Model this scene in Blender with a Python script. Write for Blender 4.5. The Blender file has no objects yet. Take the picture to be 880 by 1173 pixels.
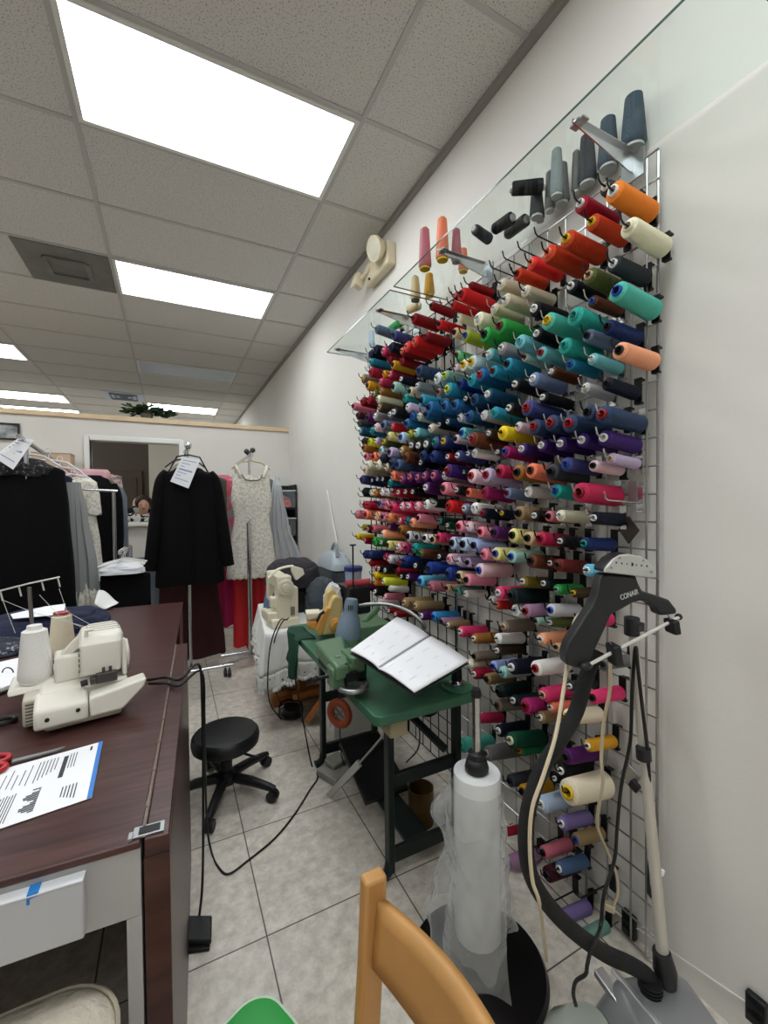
import bpy, bmesh, math, random
from mathutils import Vector, Matrix, Euler
rnd = random.Random(7)
SC = bpy.context.scene
COL = SC.collection
PI = math.pi
# ------------------------------------------------------------------ camera
FPX, CX, CY, EYE = 485.0, 440.0, 586.5, 1.42
def cdir(u, v): return Vector(((u-CX)/FPX, -(v-CY)/FPX, 1.0))
AY = cdir(196, 580).normalized()
AX = cdir(1405, 568); AX = (AX-AY*AX.dot(AY)).normalized()
AZ = AX.cross(AY)
if AZ.y < 0: AZ = -AZ
R3 = Matrix((AX, AY, AZ))                       # camera (right, up, forward) -> world
def at(u, v, x=None, y=None, z=None, d=None):
    r = R3 @ cdir(u, v)
    if x is not None: t = x/r.x
    elif y is not None: t = y/r.y
    elif z is not None: t = (z-EYE)/r.z
    else: t = d
    p = r*t; p.z += EYE
    return p
cam_d = bpy.data.cameras.new('camera'); cam = bpy.data.objects.new('camera', cam_d); COL.objects.link(cam)
right, up, fwd = R3.col[0], R3.col[1], R3.col[2]
M = Matrix.Identity(4)
for i in range(3):
    M[i][0] = right[i]; M[i][1] = up[i]; M[i][2] = -fwd[i]
M.translation = Vector((0, 0, EYE))
cam.matrix_world = M
cam_d.sensor_width = 36; cam_d.sensor_fit = 'AUTO'; cam_d.lens = FPX/1173*36; cam_d.clip_start = 0.02
SC.camera = cam
vs = SC.view_settings
SC.display_settings.display_device = 'sRGB'
vs.view_transform = 'Standard'; vs.look = 'None'; vs.gamma = 1; vs.use_curve_mapping = False
vs.exposure = 0.0
# ------------------------------------------------------------------ materials
def lin(c): return tuple(((x/255)/12.92 if x/255 <= .04045 else ((x/255+.055)/1.055)**2.4) for x in c)
MATS = {}
def mat(name, rgb, rough=.6, metal=0, var=0.0, vscale=8, bump=0, bscale=60, spec=.5, trans=0, ior=1.45, alpha=1, coat=0, sheen=0):
    if name in MATS: return MATS[name]
    m = bpy.data.materials.new(name); m.use_nodes = True
    nt = m.node_tree; b = nt.nodes['Principled BSDF']
    c = lin(rgb)+(1,)
    b.inputs['Base Color'].default_value = c
    b.inputs['Roughness'].default_value = rough; b.inputs['Metallic'].default_value = metal
    b.inputs['Specular IOR Level'].default_value = spec
    b.inputs['Transmission Weight'].default_value = trans; b.inputs['IOR'].default_value = ior
    b.inputs['Alpha'].default_value = alpha
    b.inputs['Coat Weight'].default_value = coat; b.inputs['Sheen Weight'].default_value = sheen
    if var or bump:
        tc = nt.nodes.new('ShaderNodeTexCoord')
    if var:
        n = nt.nodes.new('ShaderNodeTexNoise'); n.inputs['Scale'].default_value = vscale; n.inputs['Detail'].default_value = 4
        nt.links.new(tc.outputs['Object'], n.inputs['Vector'])
        r = nt.nodes.new('ShaderNodeValToRGB')
        r.color_ramp.elements[0].position = .3; r.color_ramp.elements[1].position = .7
        r.color_ramp.elements[0].color = tuple(x*(1-var) for x in c[:3])+(1,)
        r.color_ramp.elements[1].color = tuple(min(1, x*(1+var)) for x in c[:3])+(1,)
        nt.links.new(n.outputs['Fac'], r.inputs['Fac']); nt.links.new(r.outputs['Color'], b.inputs['Base Color'])
    if bump:
        n2 = nt.nodes.new('ShaderNodeTexNoise'); n2.inputs['Scale'].default_value = bscale; n2.inputs['Detail'].default_value = 3
        nt.links.new(tc.outputs['Object'], n2.inputs['Vector'])
        bp = nt.nodes.new('ShaderNodeBump'); bp.inputs['Strength'].default_value = bump; bp.inputs['Distance'].default_value = .01
        nt.links.new(n2.outputs['Fac'], bp.inputs['Height']); nt.links.new(bp.outputs['Normal'], b.inputs['Normal'])
    MATS[name] = m
    return m
def nodes_of(m):
    nt = m.node_tree
    return nt, nt.nodes['Principled BSDF']
def patterned(name, base, spot, scale, lo, hi, rough=.8, kind='noise', bump=0, detail=3, stretch=(1, 1, 1)):
    """two-colour procedural pattern (lace, prints, speckle)"""
    if name in MATS: return MATS[name]
    m = mat(name, base, rough); nt, b = nodes_of(m)
    tc = nt.nodes.new('ShaderNodeTexCoord'); mp = nt.nodes.new('ShaderNodeMapping'); mp.inputs['Scale'].default_value = stretch
    nt.links.new(tc.outputs['Object'], mp.inputs['Vector'])
    if kind == 'noise':
        n = nt.nodes.new('ShaderNodeTexNoise'); n.inputs['Detail'].default_value = detail; o = n.outputs['Fac']
    else:
        n = nt.nodes.new('ShaderNodeTexVoronoi'); o = n.outputs['Distance']
        if kind == 'edge': n.feature = 'DISTANCE_TO_EDGE'
    n.inputs['Scale'].default_value = scale
    nt.links.new(mp.outputs['Vector'], n.inputs['Vector'])
    r = nt.nodes.new('ShaderNodeValToRGB')
    r.color_ramp.elements[0].position = lo; r.color_ramp.elements[1].position = hi
    r.color_ramp.elements[0].color = lin(spot)+(1,); r.color_ramp.elements[1].color = lin(base)+(1,)
    nt.links.new(o, r.inputs['Fac']); nt.links.new(r.outputs['Color'], b.inputs['Base Color'])
    if bump:
        bp = nt.nodes.new('ShaderNodeBump'); bp.inputs['Strength'].default_value = bump; bp.inputs['Distance'].default_value = .005
        nt.links.new(o, bp.inputs['Height']); nt.links.new(bp.outputs['Normal'], b.inputs['Normal'])
    return m
# ------------------------------------------------------------------ mesh building
class MB:
    def __init__(s): s.v = []; s.f = []; s.mi = []; s.m = 0
    def add(s, vs_, fs_):
        o = len(s.v); s.v += [Vector(p) for p in vs_]
        for f in fs_: s.f.append([i+o for i in f]); s.mi.append(s.m)
        return s
    def box(s, c, size, rot=None, taper=(1, 1)):
        x, y, z = size[0]/2, size[1]/2, size[2]/2
        P = [(-x, -y, -z), (x, -y, -z), (x, y, -z), (-x, y, -z)]
        P += [(a*taper[0], b*taper[1], z) for a, b, _ in P]
        rm = Euler(rot).to_matrix() if rot else Matrix.Identity(3)
        return s.add([rm @ Vector(p)+Vector(c) for p in P], [(3, 2, 1, 0), (4, 5, 6, 7), (0, 1, 5, 4), (1, 2, 6, 5), (2, 3, 7, 6), (3, 0, 4, 7)])
    def bx(s, x0, x1, y0, y1, z0, z1): return s.box(((x0+x1)/2, (y0+y1)/2, (z0+z1)/2), (x1-x0, y1-y0, z1-z0))
    def bar(s, a, b, w, h, upv=(0, 0, 1)):
        a = Vector(a); b = Vector(b); d = (b-a).normalized(); u = Vector(upv)
        if abs(d.dot(u)) > .98: u = Vector((0, 1, 0))
        sd = d.cross(u).normalized(); u = sd.cross(d)
        P = [p+sd*i*w/2+u*j*h/2 for p in (a, b) for i, j in ((-1, -1), (1, -1), (1, 1), (-1, 1))]
        return s.add(P, [(3, 2, 1, 0), (4, 5, 6, 7), (0, 1, 5, 4), (1, 2, 6, 5), (2, 3, 7, 6), (3, 0, 4, 7)])
    def tube(s, pts, r, n=8, closed=False, flat=None):
        pts = [Vector(p) for p in pts]; k = len(pts)
        rs = r if isinstance(r, (list, tuple)) else [r]*k
        V = []; prev = None
        for i, p in enumerate(pts):
            if closed: t = pts[(i+1) % k]-pts[i-1]
            else: t = pts[min(i+1, k-1)]-pts[max(i-1, 0)]
            t = t.normalized() if t.length > 1e-9 else Vector((0, 0, 1))
            if prev is None:
                a = Vector((0, 0, 1)) if abs(t.z) < .9 else Vector((1, 0, 0))
                nrm = (a-t*a.dot(t)).normalized()
            else: nrm = (prev-t*prev.dot(t)).normalized()
            prev = nrm; bi = t.cross(nrm)
            fl = flat or 1
            for j in range(n):
                a = 2*PI*j/n
                V.append(p+(nrm*math.cos(a)*fl+bi*math.sin(a))*rs[i])
        F = []
        for i in range(k if closed else k-1):
            i2 = (i+1) % k
            for j in range(n):
                j2 = (j+1) % n
                F.append((i*n+j, i*n+j2, i2*n+j2, i2*n+j))
        if not closed:
            F.append(tuple(range(n-1, -1, -1))); F.append(tuple((k-1)*n+j for j in range(n)))
        return s.add(V, F)
    def lathe(s, prof, mtx=None, n=20, cap0=True, cap1=True, sx=1, sy=1):
        V = []; F = []
        for r, h in prof:
            for j in range(n):
                a = 2*PI*j/n; V.append(Vector((r*math.cos(a)*sx, r*math.sin(a)*sy, h)))
        for i in range(len(prof)-1):
            for j in range(n):
                j2 = (j+1) % n; F.append((i*n+j, i*n+j2, (i+1)*n+j2, (i+1)*n+j))
        if cap0: F.append(tuple(range(n-1, -1, -1)))
        if cap1: F.append(tuple((len(prof)-1)*n+j for j in range(n)))
        if mtx is not None: V = [mtx @ p for p in V]
        return s.add(V, F)
    def prism(s, poly, ext):
        e = Vector(ext); k = len(poly); P = [Vector(p) for p in poly]
        V = P+[p+e for p in P]
        F = [tuple(range(k-1, -1, -1)), tuple(range(k, 2*k))]+[(i, (i+1) % k, k+(i+1) % k, k+i) for i in range(k)]
        return s.add(V, F)
    def surf(s, fn, nu, nv, wrapu=False):
        V = [fn(i/(nu if wrapu else nu-1), j/(nv-1)) for j in range(nv) for i in range(nu)]
        F = []
        for j in range(nv-1):
            for i in range(nu if wrapu else nu-1):
                i2 = (i+1) % nu; F.append((j*nu+i, j*nu+i2, (j+1)*nu+i2, (j+1)*nu+i))
        return s.add(V, F)
    def ball(s, c, r, n=12, sq=(1, 1, 1)):
        m = max(6, n//2+2); c = Vector(c); prof = []
        V = []; F = []
        for i in range(m+1):
            t = PI*i/m
            for j in range(n):
                a = 2*PI*j/n
                V.append(c+Vector((r*math.sin(t)*math.cos(a)*sq[0], r*math.sin(t)*math.sin(a)*sq[1], -r*math.cos(t)*sq[2])))
        for i in range(m):
            for j in range(n):
                j2 = (j+1) % n; F.append((i*n+j, i*n+j2, (i+1)*n+j2, (i+1)*n+j))
        return s.add(V, F)
def zmat(a, b):
    """matrix whose local +Z runs from a towards b, origin a"""
    a = Vector(a); d = (Vector(b)-a)
    q = d.to_track_quat('Z', 'Y'); return Matrix.Translation(a) @ q.to_matrix().to_4x4()
def frame(o, x, y, z=None):
    x = Vector(x).normalized(); y = Vector(y); y = (y-x*y.dot(x)).normalized(); z = x.cross(y)
    m = Matrix.Identity(4)
    for i in range(3): m[i][0] = x[i]; m[i][1] = y[i]; m[i][2] = z[i]
    m.translation = Vector(o); return m
def obj(name, mb, m, parent=None, bevel=0, subsurf=0, solid=0, smooth=True, ang=40, world=False, bseg=2):
    V = mb.v
    if parent is not None and world:
        inv = parent_world(parent).inverted(); V = [inv @ p for p in V]
    loc = Vector((0, 0, 0))
    if parent is None:
        xs = [p.x for p in V]; ys = [p.y for p in V]; zs = [p.z for p in V]
        loc = Vector(((min(xs)+max(xs))/2, (min(ys)+max(ys))/2, min(zs))); V = [p-loc for p in V]
    me = bpy.data.meshes.new(name); me.from_pydata([tuple(p) for p in V], [], mb.f)
    ms = m if isinstance(m, (list, tuple)) else [m]
    for q in ms: me.materials.append(q)
    if len(ms) > 1: me.polygons.foreach_set('material_index', mb.mi)
    bm = bmesh.new(); bm.from_mesh(me); bmesh.ops.remove_doubles(bm, verts=bm.verts, dist=1e-6); bmesh.ops.recalc_face_normals(bm, faces=bm.faces); bm.to_mesh(me); bm.free()
    if smooth:
        me.polygons.foreach_set('use_smooth', [True]*len(me.polygons))
        if not subsurf: me.set_sharp_from_angle(angle=math.radians(ang))
    o = bpy.data.objects.new(name, me); COL.objects.link(o); o.location = loc
    if parent is not None: o.parent = parent
    if bevel:
        b = o.modifiers.new('bevel', 'BEVEL'); b.width = bevel; b.segments = bseg; b.limit_method = 'ANGLE'; b.angle_limit = math.radians(35)
    if solid:
        s_ = o.modifiers.new('solid', 'SOLIDIFY'); s_.thickness = solid; s_.offset = 0
    if subsurf:
        s_ = o.modifiers.new('sub', 'SUBSURF'); s_.levels = subsurf; s_.render_levels = subsurf
    return o
def parent_world(p):
    m = Matrix.LocRotScale(p.location, p.rotation_euler, p.scale)
    return parent_world(p.parent) @ m if p.parent else m
def thing(name, label, cat, loc=(0, 0, 0), rz=0, group=None):
    o = bpy.data.objects.new(name, None); COL.objects.link(o); o.empty_display_size = .05
    o.location = loc; o.rotation_euler = (0, 0, rz); o['label'] = label; o['category'] = cat
    if group: o['group'] = group
    return o
def tag(o, label, cat, group=None, kind=None):
    o['label'] = label; o['category'] = cat
    if group: o['group'] = group
    if kind: o['kind'] = kind
    return o
def struct(name, mb, m, parent=None, **k):
    o = obj(name, mb, m, parent, **k)
    if parent is None: o['kind'] = 'structure'
    return o
def arc(c, r, a0, a1, n, ax=(1, 0, 0), ay=(0, 0, 1)):
    c = Vector(c); ax = Vector(ax); ay = Vector(ay)
    return [c+ax*r*math.cos(a0+(a1-a0)*i/(n-1))+ay*r*math.sin(a0+(a1-a0)*i/(n-1)) for i in range(n)]
def spline(pts, n=8):
    """Catmull-Rom through the points"""
    P = [Vector(p) for p in pts]; P = [P[0]*2-P[1]]+P+[P[-1]*2-P[-2]]; out = []
    for i in range(1, len(P)-2):
        a, b, c, d = P[i-1], P[i], P[i+1], P[i+2]
        for k in range(n):
            t = k/n
            out.append(.5*((2*b)+(c-a)*t+(2*a-5*b+4*c-d)*t*t+(3*b-a-3*c+d)*t**3))
    out.append(P[-2]); return out
# common materials
CHROME = mat('chrome', (200, 202, 205), .22, 1)
STEEL = mat('brushed_steel', (165, 167, 168), .4, 1)
BLACKP = mat('black_plastic', (22, 22, 24), .45)
BLACKM = mat('black_metal', (20, 20, 22), .4, .3)
WHITEP = mat('white_plastic', (228, 228, 224), .4)
RUBBER = mat('black_rubber', (20, 20, 21), .7)
PAPER = mat('white_paper', (240, 241, 244), .8)
INK = mat('printed_ink', (60, 62, 70), .8)
# ------------------------------------------------------------------ the room
WX, BY, CZ = 1.33, 5.28, 3.28          # thread wall, partition, ceiling
WALL = mat('wall_paint', (226, 223, 216), .75, var=.035, vscale=1.3, bump=.12, bscale=25)
m = mat('floor_tile', (190, 183, 170), .32); nt, b = nodes_of(m)
tc = nt.nodes.new('ShaderNodeTexCoord'); mp = nt.nodes.new('ShaderNodeMapping'); mp.inputs['Location'].default_value = (-.258+.485*20, -.907+.497*20, 0)
nt.links.new(tc.outputs['Object'], mp.inputs['Vector'])
br = nt.nodes.new('ShaderNodeTexBrick'); br.offset = 0; br.squash = 1; br.inputs['Scale'].default_value = 1
br.inputs['Brick Width'].default_value = .485; br.inputs['Row Height'].default_value = .497
br.inputs['Mortar Size'].default_value = .0028; br.inputs['Mortar Smooth'].default_value = .3
nt.links.new(mp.outputs['Vector'], br.inputs['Vector'])
n1 = nt.nodes.new('ShaderNodeTexNoise'); n1.inputs['Scale'].default_value = 22; n1.inputs['Detail'].default_value = 8; n1.inputs['Roughness'].default_value = .7
nt.links.new(tc.outputs['Object'], n1.inputs['Vector'])
cr = nt.nodes.new('ShaderNodeValToRGB'); cr.color_ramp.elements[0].position = .3; cr.color_ramp.elements[1].position = .68
cr.color_ramp.elements[0].color = lin((188, 176, 157))+(1,); cr.color_ramp.elements[1].color = lin((240, 230, 213))+(1,)
nt.links.new(n1.outputs['Fac'], cr.inputs['Fac'])
n3 = nt.nodes.new('ShaderNodeTexNoise'); n3.inputs['Scale'].default_value = 3.0; n3.inputs['Detail'].default_value = 3
nt.links.new(tc.outputs['Object'], n3.inputs['Vector'])
mx = nt.nodes.new('ShaderNodeMixRGB'); mx.blend_type = 'MULTIPLY'; mx.inputs['Fac'].default_value = .3
nt.links.new(cr.outputs['Color'], mx.inputs['Color1']); nt.links.new(n3.outputs['Fac'], mx.inputs['Color2'])
hs = nt.nodes.new('ShaderNodeHueSaturation'); hs.inputs['Saturation'].default_value = .75; hs.inputs['Value'].default_value = 1.1
nt.links.new(mx.outputs['Color'], hs.inputs['Color'])
nt.links.new(hs.outputs['Color'], br.inputs['Color1']); nt.links.new(hs.outputs['Color'], br.inputs['Color2'])
br.inputs['Mortar'].default_value = lin((88, 80, 72))+(1,)
nt.links.new(br.outputs['Color'], b.inputs['Base Color'])
FLOOR = m
m = mat('ceiling_tile', (205, 203, 199), .9); nt, b = nodes_of(m)
tc = nt.nodes.new('ShaderNodeTexCoord')
vo = nt.nodes.new('ShaderNodeTexNoise'); vo.inputs['Scale'].default_value = 150; vo.inputs['Detail'].default_value = 1.5; vo.inputs['Roughness'].default_value = .6
nt.links.new(tc.outputs['Object'], vo.inputs['Vector'])
cr = nt.nodes.new('ShaderNodeValToRGB'); cr.color_ramp.elements[0].position = .33; cr.color_ramp.elements[1].position = .42
cr.color_ramp.elements[0].color = lin((140, 134, 126))+(1,); cr.color_ramp.elements[1].color = lin((214, 212, 207))+(1,)
nt.links.new(vo.outputs['Fac'], cr.inputs['Fac']); nt.links.new(cr.outputs['Color'], b.inputs['Base Color'])
bp = nt.nodes.new('ShaderNodeBump'); bp.inputs['Strength'].default_value = .25; bp.inputs['Distance'].default_value = .004
nt.links.new(vo.outputs['Fac'], bp.inputs['Height']); nt.links.new(bp.outputs['Normal'], b.inputs['Normal'])
CEIL = m
X0, X1, Y0, Y1 = -4.2, WX, -2.6, 11.2
fl = struct('floor', MB().bx(X0, X1, Y0, Y1, -.06, 0), FLOOR)
# floor texture in world coordinates: put the origin at the world origin
for vv in fl.data.vertices: vv.co += fl.location
fl.location = (0, 0, 0)
struct('ceiling', MB().bx(X0, X1, Y0, Y1, CZ, CZ+.06), CEIL)
struct('wall_right', MB().bx(WX, WX+.08, Y0, Y1, 0, CZ), WALL)
struct('wall_left', MB().bx(X0-.08, X0, Y0, Y1, 0, CZ), WALL)
struct('wall_front', MB().bx(X0, X1, Y0-.08, Y0, 0, CZ), WALL)
struct('wall_far', MB().bx(X0, X1, Y1, Y1+.08, 0, CZ), WALL)
# partition with an opening into the back room
wx0, wx1, wz0, wz1 = -.74, .09, 1.25, 2.11
PH = 2.33
p = MB(); p.bx(X0, wx0, BY, BY+.1, 0, PH); p.bx(wx1, WX, BY, BY+.1, 0, PH); p.bx(wx0, wx1, BY, BY+.1, 0, wz0); p.bx(wx0, wx1, BY, BY+.1, wz1, PH)
struct('wall_back', p, mat('partition_paint', (216, 213, 206), .75, var=.03, vscale=2))
struct('trim_1', MB().bx(X0, WX, BY-.025, BY+.125, PH, PH+.05), mat('birch_cap', (214, 190, 155), .5, var=.08, vscale=5), bevel=.004)
w = thing('window_1', 'interior opening with white frame and sill in the partition', 'window', ((wx0+wx1)/2, BY-.01, wz0)); w['kind'] = 'structure'
WT = mat('white_trim', (226, 226, 220), .45)
f = MB(); t = .05
f.bx(wx0-t, wx0, BY-.03, BY+.1, wz0, wz1+t); f.bx(wx1, wx1+t, BY-.03, BY+.1, wz0, wz1+t); f.bx(wx0, wx1, BY-.03, BY+.1, wz1, wz1+t)
obj('window_frame', f, WT, w, bevel=.008, world=True)
obj('window_sill', MB().bx(wx0-t-.03, wx1+t+.03, BY-.07, BY+.16, wz0-.04, wz0), WT, w, bevel=.008, world=True)
# back room beyond the opening
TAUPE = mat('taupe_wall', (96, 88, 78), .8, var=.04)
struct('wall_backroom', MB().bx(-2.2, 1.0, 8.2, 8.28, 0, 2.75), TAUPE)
d = MB().bx(-.95, -.42, 8.15, 8.2, 0, 2.02)
dn = struct('door_1', d, mat('brown_door', (84, 70, 58), .55, var=.06, vscale=4), bevel=.01)
obj('door_panel', MB().bx(-.87, -.5, 8.13, 8.152, .2, 1.0).bx(-.87, -.5, 8.13, 8.152, 1.1, 1.9), MATS['brown_door'], dn, bevel=.01, world=True)
obj('door_knob', MB().ball((-.88+.40, 8.11, 1.0), .03), CHROME, dn, world=True)
struct('wall_annex', MB().bx(-.30, .9, 7.55, 7.63, 0, 2.75), mat('annex_paint', (220, 214, 198), .8))
# T bars and wall angle of the suspended ceiling
TB = mat('ceiling_grid_bar', (188, 187, 184), .6)
xs = [.85-.0, -.37, -1.55, -2.76]; xs = [.86, -.375, -1.545, -2.765, -3.98]
ys = [1.89+.6155*k for k in range(-8, 16)]
tb = MB()
for x in xs: tb.bx(x-.012, x+.012, Y0, Y1, CZ-.006, CZ+.004)
for y in ys: tb.bx(X0, X1, y-.012, y+.012, CZ-.0055, CZ+.004)
struct('trim_2', tb, TB)
struct('trim_3', MB().bx(WX-.028, WX, Y0, Y1, CZ-.03, CZ+.004), mat('wall_angle', (150, 148, 144), .6))
# fluorescent troffers
EM = bpy.data.materials.new('lit_diffuser'); EM.use_nodes = True; nt = EM.node_tree; b = nt.nodes['Principled BSDF']
b.inputs['Base Color'].default_value = (.9, .9, .9, 1); b.inputs['Emission Color'].default_value = (.93, .97, 1.0, 1); b.inputs['Emission Strength'].default_value = 10.4
OFFL = mat('unlit_diffuser', (176, 186, 200), .35)
def troffer(ix, k, lit, label):
    x0, x1 = xs[ix+1]+.012, xs[ix]-.012; y0, y1 = ys[k]+.012, ys[k+1]-.012
    t_ = thing('ceiling_light', label, 'ceiling light', ((x0+x1)/2, (y0+y1)/2, CZ-.012), group='fluorescent troffers in the ceiling grid')
    f = MB(); w_ = .022
    f.bx(x0, x1, y0, y0+w_, CZ-.012, CZ-.001); f.bx(x0, x1, y1-w_, y1, CZ-.012, CZ-.001)
    f.bx(x0, x0+w_, y0+w_, y1-w_, CZ-.012, CZ-.001); f.bx(x1-w_, x1, y0+w_, y1-w_, CZ-.012, CZ-.001)
    obj('frame', f, WT, t_, world=True)
    obj('diffuser', MB().bx(x0+w_, x1-w_, y0+w_, y1-w_, CZ-.006, CZ-.002), EM if lit else OFFL, t_, world=True)
    return t_
K0 = 8
troffer(0, K0, True, 'nearest and largest lit fluorescent panel, at the top of the photo')
troffer(0, K0+3, True, 'lit fluorescent panel in the right column beside the grey return grille')
troffer(0, K0+7, False, 'unlit bluish fluorescent panel in the right column, third from the front')
troffer(0, K0+11, True, 'lit fluorescent panel just above the plant on the partition')
troffer(0, K0+14, True, 'farthest lit panel in the right column, a sliver right of the plant')
troffer(2, K0+7, True, 'lit panel at left photo edge level with the unlit panel')
troffer(2, K0+11, True, 'lit panel in the left column, second from the partition top')
troffer(2, K0+13, True, 'farthest lit panel in the left column just above the wood cap')
for ix, k in ((0, K0-3), (0, K0-6), (2, K0-3), (2, K0), (2, K0+3)):
    troffer(ix, k, True, 'lit fluorescent panel out of view beside or behind the camera')
# return grille
x0, x1, y0, y1 = -.96, -.387, ys[K0+3]+.012, ys[K0+4]-.012
g = thing('return_grille', 'grey metal return air panel in the ceiling, left of the second light', 'air vent', ((x0+x1)/2, (y0+y1)/2, CZ-.02))
GV = mat('grille_grey', (118, 118, 112), .5, .2, var=.12, vscale=7)
obj('panel', MB().bx(x0, x1, y0, y1, CZ-.012, CZ-.002), GV, g, world=True, bevel=.002)
cx_, cy_ = (x0+x1)/2, (y0+y1)/2; r = MB()
for s_, e_ in (((-.13, -.13), (.13, -.13)), ((.13, -.13), (.13, .13)), ((.13, .13), (-.13, .13)), ((-.13, .13), (-.13, -.13))):
    r.bar((cx_+s_[0], cy_+s_[1], CZ-.02), (cx_+e_[0], cy_+e_[1], CZ-.02), .03, .018)
obj('raised_rim', r, GV, g, world=True, bevel=.004)
# supply diffuser far back
x0, x1, y0, y1 = -.96, -.387, ys[K0+10]+.012, ys[K0+11]-.012
g = thing('supply_diffuser', 'small square supply vent with louvres far back above the partition', 'air vent', ((x0+x1)/2, (y0+y1)/2, CZ-.03))
obj('panel', MB().bx(x0, x1, y0, y1, CZ-.01, CZ-.002), mat('vent_white', (190, 200, 215), .5), g, world=True)
l_ = MB()
for i in range(1, 4):
    q = .26-.07*i; c_ = Vector(((x0+x1)/2, (y0+y1)/2, CZ-.02))
    for s_, e_ in (((-q, -q), (q, -q)), ((q, -q), (q, q)), ((q, q), (-q, q)), ((-q, q), (-q, -q))):
        l_.bar(c_+Vector((s_[0], s_[1], 0)), c_+Vector((e_[0], e_[1], 0)), .02, .02)
obj('louvres', l_, mat('vent_grey', (120, 130, 145), .5), g, world=True)
SC.world = bpy.data.worlds.new('world'); SC.world.use_nodes = True
SC.world.node_tree.nodes['Background'].inputs[0].default_value = (.9, .95, 1, 1); SC.world.node_tree.nodes['Background'].inputs[1].default_value = .0
# ------------------------------------------------------------------ thread wall: wire grid, hooks, cones
GX = 1.297                             # plane of the wire grid
PAL = dict(
 orange=(232,128,38), cream=(226,222,192), crimson=(150,22,48), rust=(196,62,30), red=(196,28,30), scarlet=(230,48,44), darkred=(128,16,24),
 black=(18,18,22), charcoal=(40,46,50), olive=(78,86,42), teal=(42,160,146), mint=(78,176,158), brown=(84,46,28), navy=(24,42,92), midnight=(14,20,38),
 slate=(96,112,136), peach=(242,166,126), purple=(56,30,100), lavender=(184,168,198), royal=(28,54,132), denim=(44,62,92), aqua=(110,186,192),
 petrol=(26,110,140), turquoise=(40,142,172), silver=(192,192,196), green=(44,150,66), lime=(152,164,48), sage=(160,200,188), grey=(150,146,150),
 bluegrey=(112,132,170), cobalt=(30,100,152), blue=(40,104,158), indigo=(58,66,118), deepteal=(20,68,98), ice=(186,204,206), gold=(204,148,34),
 raspberry=(182,38,78), pink=(232,140,160), rose=(206,112,128), palepink=(226,192,200), hotpink=(214,54,106), salmon=(240,136,104), coral=(238,126,96),
 tan=(198,168,132), khaki=(142,118,82), beige=(206,196,170), taupe=(124,112,100), white=(236,234,230), yellow=(232,204,36), paleyellow=(222,212,134),
 magenta=(160,34,100), plum=(78,24,88), maroon=(66,18,28), periwinkle=(150,164,206), paleblue=(176,196,218), sky=(104,186,216), bronze=(150,100,42),
 forest=(16,70,50), emerald=(22,104,62), darkgreen=(14,34,32), umber=(60,46,28), dustyrose=(186,114,126), lilac=(124,108,160), steel=(72,98,132),
 greengrey=(112,152,138), fog=(132,142,142), moss=(122,104,36), ivory=(228,216,190), azure=(50,140,196), chocolate=(100,56,36), mauve=(160,122,150),
 sand=(214,188,146), citron=(214,220,54), jade=(32,150,138), seafoam=(112,196,134), graphite=(54,56,62), smoke=(110,108,106), wine=(104,34,30), storm=(62,76,88))
WORDS = dict(darkred='dark red', paleyellow='pale yellow', palepink='pale pink', hotpink='hot pink', bluegrey='blue grey', deepteal='deep teal', ice='icy blue',
 paleblue='pale blue', darkgreen='dark green', dustyrose='dusty rose', greengrey='grey green', sky='sky blue', steel='steel blue')
def word(c): return WORDS.get(c, c)
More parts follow.
